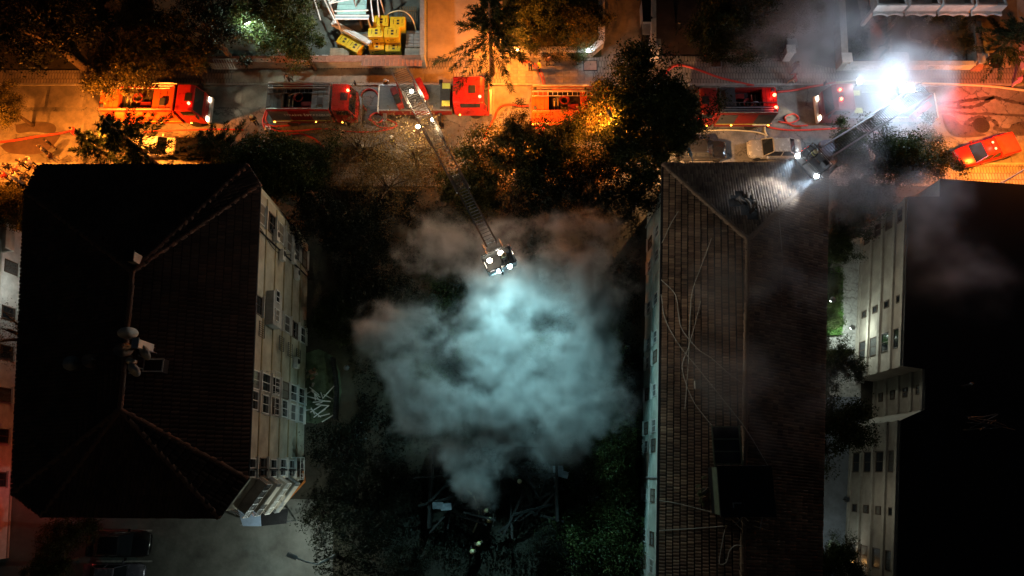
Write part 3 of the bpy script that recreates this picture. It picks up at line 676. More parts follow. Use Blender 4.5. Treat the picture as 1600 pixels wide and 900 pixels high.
# facade windows towards the fire (outside is -x: t points to +y)
Af = Vector((ins[0].x, ins[0].y, 0)); tf = Vector((ins[3].x-ins[0].x, ins[3].y-ins[0].y, 0)); LF = tf.length; tf.normalize()
for k in range(3):
    for y in (-6.2, -4.4, -1.5, 2.0, 3.4, 6.0, 8.5, 10.0, 13.0, 16.5, 18.5):
        win_at(rb, Af, tf, y-Af.y, 1.7+2.9*k, .95, 1.35, m_brownf if (k+int(y)) % 3 == 0 else m_frame, bars=1)
wbox(MB(), Af, tf, 0, LF, 2.95, 3.1, 0, .04).build('floor_band', m_wallw, rb, world=True); wbox(MB(), Af, tf, 0, LF, 5.85, 6.0, 0, .04).build('floor_band', m_wallw, rb, world=True)
MB().tube([Af+tf*(8.3)+Vector((-.1, 0, HR)), Af+tf*8.3+Vector((-.1, 0, 0))], .06, 6).build('drain_pipe', m_greym, rb, world=True)
MB().tube([Af+tf*(LF-1.2)+Vector((-.1, 0, HR)), Af+tf*(LF-1.2)+Vector((-.1, 0, 0))], .06, 6).build('drain_pipe', m_greym, rb, world=True)
# roof house on the ridge, its glazed frame, rubble and aerials
a, b = P(1128, 805, 13), P(1203, 730, 13)
rh = thing('roof_house', 'flat topped black roof house on the tiled ridge', 'roof house', ((a.x+b.x)/2, (a.y+b.y)/2, 10.2)); sx, sy = b.x-a.x, b.y-a.y
MB().box(0, 0, 1.4, sx, sy, 2.7).build('wall', m_dark, rh); MB().box(0, 0, 2.82, sx+.2, sy+.2, .12).build('roof', M('bitumen', (.02, .021, .024), .8, var=.4, scale=2), rh, bevel=.02)
MB().box(-sx/2-.05, 0, 2.2, .09, sy, 1.0).build('side_board', M('pale_green_board', (.12, .15, .1), .7, var=.4, scale=3), rh)
fr = MB(); fr.box(-sx*.2, -sy*.25, 2.92, .5, .07, .06).box(-sx*.2-.24, -sy*.25-.14, 2.92, .06, .3, .06); fr.build('hatch_frame', m_metal, rh)
fr = MB(); x0, x1 = -sx/2+.05, -sx/2+1.75
for xx in (x0, x1): fr.box(xx, sy/2+1.3, 1.9, .09, 2.5, .09)
for k in range(4): fr.box((x0+x1)/2, sy/2+.2+k*.75, 1.9, x1-x0-.1, .07, .07)
fr.build('lean_to_frame', M('pale_green_board', (.35, .42, .3)), rh); MB().box((x0+x1)/2, sy/2+1.3, 1.84, x1-x0-.12, 2.3, .03).build('lean_to_pane', m_glass, rh)
q = P(1108, 772, 10.8); rbm = thing('rubble_pile', 'small heap of broken bricks on the tiles beside the roof house', 'rubble', q)
bk = [MB().box(0, 0, 0, .34, .16, .12).mesh('brick', m_) for m_ in (m_terra, m_stone, M('olive_board', (.2, .2, .1), .8))]
for i in range(34): piece('brick', random.choice(bk), rbm, (random.gauss(0, .45), random.gauss(0, .5), abs(random.gauss(0, .09))-.1-.0), (random.uniform(-.4, .4), random.uniform(-.4, .4), random.uniform(0, 3)))
def aerial(u, v, label, an):
    p = P(u, v, 12.6); r = thing('roof_aerial', label, 'aerial', (p.x, p.y, 11.6), an, 'aerials behind the roof house')
    MB().tube([(0, 0, -.3), (0, 0, 1.2)], .03, 5).build('mast', m_metal, r); MB().tube([(-.7, -.2, 1.1), (.7, .2, 1.2)], .025, 5).build('boom', m_metal, r)
    em = MB().tube([(0, -.45, 0), (0, .45, 0)], .014, 4).mesh('element', m_metal)
    for k in range(5): piece('element', em, r, (-.6+.3*k, -.17+.085*k, 1.1+.025*k), (0, 0, .28))
aerial(1160, 806, 'spidery roof aerial just below the black roof house', .5); aerial(1190, 808, 'second roof aerial nearer to the dark slope', 1.0)
p = P(1089, 601, 10.6); r = thing('roof_vent_box', 'small pale vent box on the tiled slope', 'vent', p); MB().box(0, 0, .05, .28, .5, .5).build('box', m_wall, r, bevel=.02); MB().box(0, 0, .33, .38, .6, .06).build('cap', m_stone, r)
# loose cables over the tiles
def roof_z(x, y):
    if x < Ra.x: f = (rv[3], rv[0], Ra)
    else: f = (rv[1], rv[2], Ra)
    n = (Vector(f[1])-Vector(f[0])).cross(Vector(f[2])-Vector(f[0])); z = f[0].z-((x-f[0].x)*n.x+(y-f[0].y)*n.y)/n.z
    return max(min(z, HRR+.8), 8.6)
def roof_cable(pts, label, r=.03, lift=.18):
    q = []
    for u, v in pts:
        h = 10.5
        for _ in range(4): w = P(u, v, h); h = roof_z(w.x, w.y)
        q.append(P(u, v, h+lift))
    o = MB().tube(catmull(q, 6), r, 4).build('roof_cable', M('pale_cable', (.42, .38, .32), .6, var=.2, scale=4), loc=q[0]); tag(o, label, 'cable', 'loose cables over the tiled roof')
roof_cable([(1033, 437), (1055, 460), (1060, 490), (1066, 515), (1090, 545), (1112, 560), (1140, 585), (1163, 600)], 'cable curving from the eave at mid roof towards the ridge')
roof_cable([(1112, 372), (1098, 410), (1082, 455), (1078, 500), (1076, 560), (1070, 640)], 'cable hanging down the left slope from below the hip')
roof_cable([(1033, 460), (1040, 500), (1062, 540), (1090, 575), (1130, 625), (1165, 670), (1200, 728)], 'long diagonal cable from the eave to the roof house corner')
roof_cable([(1060, 330), (1048, 350), (1038, 372), (1034, 380)], 'short cable at the upper left eave')
roof_cable([(1095, 470), (1085, 510), (1075, 545), (1066, 575), (1080, 620), (1100, 650), (1135, 690), (1163, 712)], 'looping cable that crosses the long diagonal one')
roof_cable([(1216, 325), (1219, 360), (1222, 400), (1221, 440), (1221, 480)], 'thin cable running down the right slope from the hip')
roof_cable([(1030, 782), (1060, 787), (1095, 796), (1124, 803)], 'straight cable below the rubble to the roof house')
roof_cable([(1030, 829), (1080, 826), (1136, 822)], 'lower straight cable from eave to aerial')
roof_cable([(1133, 826), (1128, 850), (1124, 880), (1135, 878), (1140, 860), (1150, 852), (1160, 853)], 'curled cable end at the bottom of the ridge')

# ---------------------------------------------------------------- far right block with flat roof
HB = 7.0
FB = [P(u, v, HB) for u, v in ((1418, 308), (1468, 308), (1468, 280), (1720, 298), (1720, 980), (1397, 980), (1406, 657), (1444, 640), (1445, 577), (1410, 572))]
cF = Vector((FB[2].x+4, 8, 0)); fb = thing('flat_roofed_building', 'black flat roofed block with ribbed beige facade on the far right', 'building', cF)
m_facF = M('tan_render', (.40, .35, .29), .85, var=.3, scale=.9, bump=.2)
MB().prism([(p.x, p.y) for p in FB], 0, HB).build('wall', m_facF, fb, world=True)
cc = sum(FB, Vector())/len(FB)
MB().prism([(p.x-.0, p.y) for p in FB], HB+.004, HB+.12).build('roof', M('black_bitumen_roof', (.016, .017, .021), .8, var=.45, scale=.5), fb, world=True)
def rib_facade(a, b, ww):
    a = Vector((a.x, a.y, 0)); b = Vector((b.x, b.y, 0)); t_ = (a-b).normalized(); L = (a-b).length   # from low image end up
    if (Vector((-t_.y, t_.x, 0))).x > 0: t_ = -t_; o = a
    else: o = b
    for k in range(5): wbox(MB(), o, t_, 0, L, HB*k/4.0+.0+(.02 if k == 0 else 0), min(HB*k/4.0+.32, HB-.02+.0) if k < 4 else HB-.02, 0, .16).build('floor_rib', m_wall, fb, world=True) if k < 4 else None
    wbox(MB(), o, t_, 0, L, HB-.35, HB-.02, 0, .16).build('floor_rib', m_wall, fb, world=True)
    for (s_, w, hh) in ww:
        for k in range(4):
            if s_ < L: win_at(fb, o, t_, s_, HB*k/4+.32+.72, w, hh, m_brownf, sill=False, bars=1 if w > .6 else 0)
    return o, t_, L
o1, t1, L1 = rib_facade(FB[9], FB[0], [(2.2, 1.5, 1.1), (5.2, .6, .7), (12.0, 1.2, 1.1)])
rib_facade(FB[7], FB[8], [(1.5, .7, .6)])
o2, t2, L2 = rib_facade(FB[5], FB[6], [(4.0, 1.3, 1.1), (7.2, .6, .7), (10.6, 1.5, 1.1), (1.2, 1.2, 1.1)])
m_lit = M('lit_window', (.8, .5, .2), .5, var=0, emit=(1, .5, .15), es=6)
pw = P(1347, 878, 1.3); wlit = win_at(fb, o2, t2, (Vector((pw.x, pw.y, 0))-o2).dot(t2), 1.35, .55, .9, m_frame, m_lit, sill=False, bars=0, deep=.2)
nn_ = Vector((-t2.y, t2.x, 0)); lp = o2+t2*((Vector((pw.x, pw.y, 0))-o2).dot(t2)); light('SPOT', (lp.x+nn_.x*.9, lp.y+nn_.y*.9, 1.4), 25, (1, .5, .15), r=.2, target=(lp.x-.2, lp.y+1.5, 4.5), spot=110)
for (u, v, lab) in ((1500, 605, 'upright pipe'), ):
    p = P(u, v, HB); r = thing('roof_pipe', 'dim upright flue on the black flat roof', 'flue', (p.x, p.y, HB+.12)); MB().cyl((0, 0, 0), (0, 0, 1.2), .12, n=10).build('pipe', m_dark, r); MB().lathe([(.2, 1.2), (.06, 1.4), (0, 1.4)], n=10).build('cowl', m_dark, r)
m_dgr = M('dull_pipe', (.1, .1, .1), .6, var=.3)
r = thing('roof_pipes', 'tangle of bent pale pipes on the black flat roof', 'pipes', P(1540, 660, HB+.12))
for k in range(6):
    q = [Vector((random.uniform(-2, 2), random.uniform(-.6, .6), .1)) for _ in range(3)]; MB().tube(catmull([q[0], q[1]+Vector((0, 0, .4)), q[2]], 4), .04, 5).build('pipe', m_dgr, r)

# ---------------------------------------------------------------- left neighbour
na, nb = P(39, 365), P(12, 872)
nl = thing('neighbour_building', 'white plastered building at the far left edge with red glow', 'building', (na.x-5, 8, 0))
dn = (na-nb).normalized(); nx = Vector((-dn.y, dn.x, 0))
HN = 10.5
MB().prism([(nb.x, nb.y), (na.x, na.y), (na.x-14, na.y+1), (nb.x-14, nb.y)], 0, HN).build('wall', m_wallw, nl, world=True)
MB().prism([(nb.x+.15, nb.y-.2), (na.x+.15, na.y+.1), (na.x-14, na.y+1.2), (nb.x-14, nb.y-.2)], HN+.004, HN+.25).build('roof', m_dark, nl, world=True)
tn = -dn; 
for k in range(4):
    wbox(MB(), na, tn, 0, (na-nb).length, 2.6*k+.02, 2.6*k+.2, 0, .1).build('floor_band', m_wall, nl, world=True)
    for s_ in (3.5, 7.4, 10.6, 14.0, 17.2, 20.5):
        if s_ < (na-nb).length-1: win_at(nl, na, tn, s_, 2.6*k+1.45, 1.1, 1.5, m_brownf, bars=1)
lo = MB(); wbox(lo, na, tn, .3, 2.6, 5.2, 5.35, .1, 1.0); wbox(lo, na, tn, .3, 2.6, 5.35, 6.2, .9, 1.0); lo.build('balcony', m_wall, nl, world=True)
lo = MB(); wbox(lo, na, tn, .3, 2.6, 2.6, 2.75, .1, 1.0); wbox(lo, na, tn, .3, 2.6, 2.75, 3.6, .9, 1.0); lo.build('balcony', m_wall, nl, world=True)

# ---------------------------------------------------------------- villa top right: scalloped balcony parapet
va, vb = P(1372, 14, 5.0), P(1580, 10, 5.0)
vl = thing('villa', 'white villa with scalloped balcony parapets at the top edge', 'building', (va.x, va.y, 0))
MB().prism([(va.x+2.5, va.y+4.5), (vb.x, vb.y+4.5), (vb.x, vb.y+14), (va.x+2.5, va.y+14)], 0, 8).build('wall', m_wallw, vl, world=True)
MB().prism([(va.x+2.2, va.y+4.3), (vb.x+.3, vb.y+4.3), (vb.x+.3, vb.y+14.3), (va.x+2.2, va.y+14.3)], 8.004, 8.2).build('roof', m_terra, vl, world=True)
W_ = vb.x-va.x
for k in range(4):
    x0 = va.x+W_*k/4; w = W_/4-.25
    mb = MB(); n = 12; pts = []
    for i in range(n+1):
        f_ = i/n; pts.append((x0+w*f_, va.y-.02+.16*abs(math.sin(f_*PI*2))))
    mb.prism(pts+[(x0+w, va.y+4.49), (x0, va.y+4.49)], 4.0, 4.2)
    mb.prism([(x0, va.y+.35), (x0+w, va.y+.35), (x0+w, va.y+.55), (x0, va.y+.55)], 4.2, 5.0)
    mb.box(x0+.1, va.y+2.5, 4.6, .2, 3.9, .8); mb.box(x0+w-.1, va.y+2.5, 4.6, .2, 3.9, .8); mb.box(x0+w/2, va.y+2.0, 2.0, .35, .35, 4.0)
    mb.build('balcony', m_wallw, vl, world=True, bevel=.02)
    win_at(vl, Vector((x0+w, va.y+4.5, 0)), Vector((-1, 0, 0)), w/2, 5.4, 1.4, 1.9, m_brownf)
    win_at(vl, Vector((x0+w, va.y+4.5, 0)), Vector((-1, 0, 0)), w/2, 1.6, 1.4, 1.7, m_brownf)
# arched garden gate
p = P(1387, 106); gt = thing('garden_gate', 'arched white garden gate canopy behind the flood lit truck', 'gate', (p.x, p.y, 0))
for s_ in (-1, 1): MB().box(s_*.8, 0, .8, .24, .3, 1.6).build('post', m_wallw, gt, bevel=.02)
mb = MB(); n = 10; secs = []
for yy in (-.4, .4): secs.append([(1.1*math.cos(PI*i/n), yy, 1.55+.35*math.sin(PI*i/n)) for i in range(n+1)]+[(1.0*math.cos(PI*i/n), yy, 1.5+.28*math.sin(PI*i/n)) for i in range(n, -1, -1)])
mb.loft(secs); mb.build('canopy', m_wallw, gt)
for k in range(7): MB().tube([(-.66+.22*k, 0, .1), (-.66+.22*k, 0, 1.3)], .025, 5).build('bar', m_dark, gt)
MB().box(0, 0, 1.32, 1.4, .05, .06).build('rail', m_dark, gt)

# ---------------------------------------------------------------- burnt hut under the smoke
hx = P(770, 765, 2.4); hut = thing('burnt_hut', 'collapsed burnt hut smouldering under the smoke', 'hut', (hx.x, hx.y, 0))
m_char = M('charred_timber', (.015, .014, .013), .9, var=.4, scale=5, bump=.4)
MB().box(0, 3.2, .9, 9.5, .2, 1.8).build('wall', m_char, hut); MB().box(-4.8, .2, .8, .2, 6, 1.6).build('wall', m_char, hut); MB().box(4.8, .4, 1.0, .2, 5.4, 2.0).build('wall', m_char, hut)
pm = [MB().box(0, 0, 0, random.uniform(2.2, 4), .16, .1).mesh('beam', m_char) for _ in range(3)]
for k in range(42): piece('beam', random.choice(pm), hut, (random.uniform(-4.2, 4.2), random.uniform(-2.4, 2.8), random.uniform(.2, 1.9)), (random.uniform(-.3, .3), random.uniform(-.35, .35), random.uniform(0, 3.1)))
sm_ = MB().box(0, 0, 0, .8, .5, .02).mesh('roof_sheet', M('smoked_sheet', (.2, .22, .25), .5, .4, var=.4, scale=4))
for (u, v) in ((684, 790), (697, 792), (872, 733), (880, 741)):
    q = P(u, v, 1.9); piece('roof_sheet', sm_, hut, (q.x-hx.x, q.y-hx.y, 1.9), (random.uniform(-.2, .2), random.uniform(-.2, .2), random.uniform(-.4, .4)))
q = P(675, 745, 2.5); MB().tube([q+Vector((-1.4, -.1, 0)), q+Vector((1.4, .15, 0))], .05, 5).tube([q+Vector((0, -.9, -.3)), q+Vector((.05, .9, .3))], .05, 5).build('broken_frame', m_char, hut, world=True)
# ================================================================== TREES AND PLANTS
m_bark = M('bark', (.07, .052, .038), .95, var=.5, scale=6, bump=.6)
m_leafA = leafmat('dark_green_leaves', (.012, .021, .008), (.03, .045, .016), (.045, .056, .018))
m_leafB = leafmat('olive_leaves', (.026, .03, .01), (.065, .07, .025), (.1, .085, .026))
m_leafC = leafmat('fresh_green_leaves', (.022, .042, .013), (.06, .1, .036), (.09, .12, .045))
m_leafD = leafmat('brown_leaves', (.07, .05, .025), (.16, .11, .05), (.2, .14, .06))
m_needle = leafmat('conifer_needles', (.014, .028, .014), (.035, .055, .028))
m_ivy = leafmat('ivy_leaves', (.03, .08, .02), (.08, .2, .05), (.12, .26, .07))
m_shadeleaf = leafmat('shade_dark_leaves', (.006, .008, .006), (.016, .02, .012))  # near-black leaves; the dark of unlit trees is put into the colour
def quads_mesh(name, cen, ax, bx, mat):
    """leaf faces: centre, half-length axis, half-width axis (arrays n x 3)"""
    n = len(cen); V = np.empty((n*4, 3)); V[0::4] = cen-ax; V[1::4] = cen+bx*.9-ax*.1; V[2::4] = cen+ax; V[3::4] = cen-bx*.9-ax*.1
    me = bpy.data.meshes.new(name); me.vertices.add(n*4); me.vertices.foreach_set('co', V.ravel())
    me.loops.add(n*4); me.loops.foreach_set('vertex_index', np.arange(n*4)); me.polygons.add(n)
    me.polygons.foreach_set('loop_start', np.arange(0, n*4, 4)); me.polygons.foreach_set('loop_total', np.full(n, 4))
    me.update(calc_edges=True); me.materials.append(mat)
    return me
def rnd_axes(n, size, rng, droop=.25):
    d = rng.normal(size=(n, 3)); d[:, 2] = d[:, 2]*.6-droop; d /= np.linalg.norm(d, axis=1)[:, None]
    e = rng.normal(size=(n, 3)); e -= (e*d).sum(1)[:, None]*d; e /= np.linalg.norm(e, axis=1)[:, None]
    s = (size*rng.uniform(.6, 1.25, n))[:, None]
    return d*s, e*s*.55
def broad_crown(seed, R=3.5, Hh=2.6, clumps=55, per=170, leaf=.12, mat=None, spread=.5):
    rng = np.random.default_rng(seed); cs = []; ph = rng.uniform(0, 6.28, 3)
    while len(cs) < clumps:
        p = rng.uniform(-1, 1, 3); L = np.linalg.norm(p)
        if .3 < L < 1:
            th = math.atan2(p[1], p[0]); lob = 1+.2*math.sin(3*th+ph[0])+.16*math.sin(5*th+ph[1])+.1*math.sin(8*th+ph[2])
            if lob > .78 or rng.random() < .4: cs.append(p*np.array([R*lob, R*lob, Hh])*(.75+.4*rng.random()))
    cs = np.array(cs); cen = []
    for c in cs:
        k = int(per*rng.uniform(.5, 1.4)); r = spread*rng.uniform(.6, 1.3); q = rng.normal(size=(k, 3))*np.array([r, r, r*.6]); cen.append(c+q)
    cen = np.concatenate(cen); ax, bx = rnd_axes(len(cen), leaf, rng)
    return cen, ax, bx, cs
def make_tree(name, label, u, v, hc, R, proto, group, sc=None, rz=None):
    p = P(u, v, hc); r = thing(name, label, 'tree' if 'shrub' not in name and 'hedge' not in name else 'shrub', (p.x, p.y, 0), random.uniform(0, 6.28) if rz is None else rz, group)
    s = R/proto['R']; hcp = hc/s
    o = piece('crown', proto['crown'], r, (0, 0, hc), (0, 0, 0), (s, s, s)); 
    mb = MB(); tr = .035*hc+.05*R/2
    top = Vector((random.uniform(-.3, .3), random.uniform(-.3, .3), hc+.2*R))
    mb.tube(catmull([(0, 0, -.1), (random.uniform(-.15, .15), random.uniform(-.15, .15), hc*.5), top], 4), [tr*(1-.6*i/8) for i in range(9)], 7)
    cs = proto['cs']
    for c in cs[::max(1, len(cs)//9)]:
        e = Vector(c)*s*.85+Vector((0, 0, hc)); st = Vector((0, 0, hc*.45+random.uniform(0, hc*.2)))
        mb.tube([st, st.lerp(e, .5)+Vector((0, 0, .25)), e], [tr*.45, tr*.28, tr*.1], 5)
    mb.build('trunk', m_bark, r, smooth=True)
    return r
def proto_broad(seed, mat, **k):
    cen, ax, bx, cs = broad_crown(seed, **k); return dict(R=k.get('R', 3.5)*1.05, crown=quads_mesh('crown', cen, ax, bx, mat), cs=cs)
PA = [proto_broad(s, m_leafA, clumps=64, per=300) for s in (1, 2)]
PB = [proto_broad(s, m_leafB, clumps=54, per=260) for s in (3, 4)]
PC = [proto_broad(s, m_leafC, clumps=50, per=210, leaf=.14) for s in (5, )]
PD = [proto_broad(s, m_leafD, clumps=44, per=110, leaf=.09, spread=.8) for s in (6, 7)]
PS = [proto_broad(s, m_shadeleaf, clumps=50, per=200) for s in (8, )]
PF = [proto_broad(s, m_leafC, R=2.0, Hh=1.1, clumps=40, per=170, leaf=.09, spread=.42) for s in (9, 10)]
PH = [proto_broad(s, m_shadeleaf, R=2.0, Hh=1.1, clumps=34, per=120, leaf=.09, spread=.42) for s in (13, )]
PG = [proto_broad(s, m_leafA, R=2.0, Hh=1.1, clumps=40, per=170, leaf=.09, spread=.42) for s in (11, 12)]
def conifer_proto(seed, R=3.2, Hh=10.0, mat=None, whorls=22, per=9):
    rng = np.random.default_rng(seed); cen = []; ax = []; br = []
    for w in range(whorls):
        f = w/(whorls-1); z = Hh*(.46+.52*f); rr = R*(1-f)**.8*rng.uniform(.75, 1.15)+.15
        for b in range(max(4, int(per*(1.1-.5*f)))):
            a = rng.uniform(0, 2*PI); L = rr*rng.uniform(.5, 1.3); d = np.array([math.cos(a), math.sin(a), -.25+.1*rng.normal()]); d /= np.linalg.norm(d)
            base = np.array([0, 0, z]); br.append((base, base+d*L)); k = max(6, int(L*46)); t_ = rng.uniform(.12, 1, k)**.8
            side = np.array([-d[1], d[0], 0]); sg = rng.choice([-1, 1], k)
            tw = (.16+.38*(1-t_))*L*.5*rng.uniform(.3, 1, k)
            c = base+d[None]*(t_*L)[:, None]+side[None]*(sg*tw*.5)[:, None]; c[:, 2] -= .12*t_*L*.6*rng.random(k)+.04
            dv = d[None]*.75+side[None]*(sg*.75)[:, None]+rng.normal(size=(k, 3))*.22
            dv /= np.linalg.norm(dv, axis=1)[:, None]; cen.append(c); ax.append(dv*(rng.uniform(.16, .32, k))[:, None])
    cen = np.concatenate(cen); ax = np.concatenate(ax); e = rng.normal(size=cen.shape); e -= (e*ax).sum(1)[:, None]*ax/(ax**2).sum(1)[:, None]; e /= np.linalg.norm(e, axis=1)[:, None]
    return dict(R=R, H=Hh, crown=quads_mesh('crown', cen, ax, e*.03, mat), br=br)
CP = [conifer_proto(21, R=3.9, Hh=11, mat=m_needle, whorls=15, per=8), conifer_proto(22, R=4.0, Hh=11, mat=m_needle, whorls=14, per=8)]
def make_conifer(label, u, v, h_at, sc, k, rz):
    pr = CP[k]; p = P(u, v, h_at); r = thing('conifer_tree', label, 'tree', (p.x, p.y, 0), rz, 'conifers along the street')
    piece('crown', pr['crown'], r, (0, 0, 0), (0, 0, 0), (sc, sc, sc)); mb = MB()
    mb.tube([(0, 0, -.1), (0, 0, pr['H']*.5*sc), (0, 0, pr['H']*sc*.97)], [.24*sc, .14*sc, .03], 7)
    for (a, b) in pr['br'][::3]: mb.tube([Vector(a)*sc, Vector(b)*sc*.97], [.04*sc, .012*sc], 4)
    mb.build('trunk', m_bark, r)
make_conifer('black spiky conifer in front of the orange lit fire engine', 188, 208, 8, .98, 0, .3)
make_conifer('smaller conifer beside the black spiky one over the people', 133, 216, 6, .66, 1, 1.4)
make_conifer('low dark conifer over the parked cars left of centre', 335, 226, 6.5, .8, 1, 2.2)
make_conifer('tall dark conifer over the orange lit yard', 765, 30, 8, 1.1, 0, 4.0)
make_conifer('narrow conifer at the upper right edge of the beige yard', 1592, 50, 5.5, .7, 1, .9)
G1 = 'trees along the street'; G2 = 'trees in the burning garden'
tl = [
 # upper left mass
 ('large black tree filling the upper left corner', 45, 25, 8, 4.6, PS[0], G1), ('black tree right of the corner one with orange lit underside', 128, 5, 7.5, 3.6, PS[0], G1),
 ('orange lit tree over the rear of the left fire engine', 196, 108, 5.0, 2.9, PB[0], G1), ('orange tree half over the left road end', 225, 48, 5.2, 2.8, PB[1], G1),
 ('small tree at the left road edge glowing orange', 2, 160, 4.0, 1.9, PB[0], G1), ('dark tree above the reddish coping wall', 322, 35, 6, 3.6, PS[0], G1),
 ('dark tree around the greenish street lamp', 425, 28, 5.6, 3.3, PA[1], G1), ('leafy tree beside the yellow packages with white lit leaves', 470, 62, 4.6, 2.5, PC[0], G1),
 ('small tree at the left wall end over the pavement', 285, 85, 4, 1.9, PB[1], G1),
 ('low sunken tree by the left edge between street and buildings', 10, 320, 4.0, 2.3, PB[0], G1),
 ('thin branches in front of the white left facade', 14, 520, 6.5, 2.0, PD[0], G1),
 # south kerb
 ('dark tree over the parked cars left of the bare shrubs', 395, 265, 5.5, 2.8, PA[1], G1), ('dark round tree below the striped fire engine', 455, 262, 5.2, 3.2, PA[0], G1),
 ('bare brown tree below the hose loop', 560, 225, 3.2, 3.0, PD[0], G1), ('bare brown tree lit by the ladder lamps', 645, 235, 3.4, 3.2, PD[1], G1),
 ('brown shrub tree below the ladder truck deck', 600, 285, 3.0, 3.2, PD[0], G1), ('brown thin tree between ladder and striped engine', 545, 160, 2.4, 1.6, PD[1], G1),
 ('olive tree right of the ladder', 775, 245, 4.5, 3.4, PB[1], G1), ('small olive tree between ladder and orange fire engine', 812, 205, 7.2, 1.7, PB[0], G1),
 ('olive tree below the ladder middle', 740, 300, 3.6, 2.8, PB[0], G1),
 ('dark tree below the orange fire engine', 868, 232, 5.2, 2.8, PA[0], G1), ('glowing orange tree over the orange fire engine cab', 935, 188, 3.6, 2.5, PB[1], G1),
 ('large black tree over the pavement between the two red engines', 1005, 140, 7.8, 3.7, PA[1], G1), ('black tree hiding the cab of the red engine', 1055, 180, 7.0, 3.0, PA[0], G1),
 ('black tree below the large one', 985, 225, 6.2, 3.2, PA[1], G1), ('dark tree at the corner of the tiled building', 1040, 225, 5.8, 2.0, PA[0], G1),
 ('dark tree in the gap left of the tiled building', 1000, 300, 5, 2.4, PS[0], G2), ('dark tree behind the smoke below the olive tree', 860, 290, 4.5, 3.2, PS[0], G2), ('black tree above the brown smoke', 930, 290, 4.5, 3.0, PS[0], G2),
 # right
 ('brightly lit pale green tree below the second basket', 1332, 235, 6.0, 2.0, PC[0], G1), ('smoky tree below the floodlit ladder truck', 1395, 245, 6.0, 2.7, PA[0], G1),
 ('red glinting tree left of the red pickup', 1452, 250, 5.0, 2.5, PB[0], G1), ('dark tree in the gap between the two right buildings', 1345, 320, 4.5, 2.6, PA[1], G1),
 ('dark tree at the top of the lit courtyard', 1310, 385, 4.0, 1.5, PA[0], G1), ('dark tree halfway down the lit courtyard', 1312, 570, 5.5, 1.8, PA[1], G1),
 ('large dark tree in the alley below the courtyard', 1310, 665, 6.0, 2.5, PA[0], G1), ('dark tree low in the alley beside the lit window', 1310, 880, 3, 1.8, PA[1], G1),
 # centre garden
 ('dark tree near the top of the left facade', 500, 330, 4.5, 2.8, PS[0], G2), ('dark tree left of the brown smoke', 570, 370, 4.2, 3.2, PS[0], G2), ('dark tree at the left of the smoke', 590, 470, 3.4, 3.0, PS[0], G2),
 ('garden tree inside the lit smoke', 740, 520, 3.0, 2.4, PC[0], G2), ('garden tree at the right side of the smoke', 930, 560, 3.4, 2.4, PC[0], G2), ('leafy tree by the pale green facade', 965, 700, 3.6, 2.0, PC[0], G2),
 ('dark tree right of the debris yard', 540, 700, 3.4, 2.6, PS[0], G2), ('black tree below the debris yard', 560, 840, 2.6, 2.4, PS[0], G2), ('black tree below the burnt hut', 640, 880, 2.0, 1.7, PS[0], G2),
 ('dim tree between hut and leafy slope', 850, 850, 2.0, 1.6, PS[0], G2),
 ('dark bush tree in the car park corner', 100, 835, 3.5, 1.9, PB[1], G1), ('pale speckled tree at the bottom left edge', 78, 882, 3.2, 1.4, PC[0], G1),
 # north gardens
 ('dark leafy tree in the walled garden', 850, 25, 3.4, 2.8, PA[0], G1), ('tree by the walled garden corner', 905, 40, 3.0, 2.2, PB[1], G1), ('small tree beside the warm garden lamp', 830, 62, 2.6, 1.6, PB[0], G1),
 ('dense tree left in the shrub garden', 1125, 35, 3.6, 2.7, PA[1], G1), ('smoky tree in the shrub garden', 1180, 30, 3.8, 3.0, PA[0], G1), ('tree top right of the shrub garden', 1250, 12, 4.0, 2.2, PA[1], G1),
 ('round tree on the villa lawn', 1478, 42, 2.6, 2.0, PB[0], G1),
]
for a in tl: make_tree('broadleaf_tree', *a)
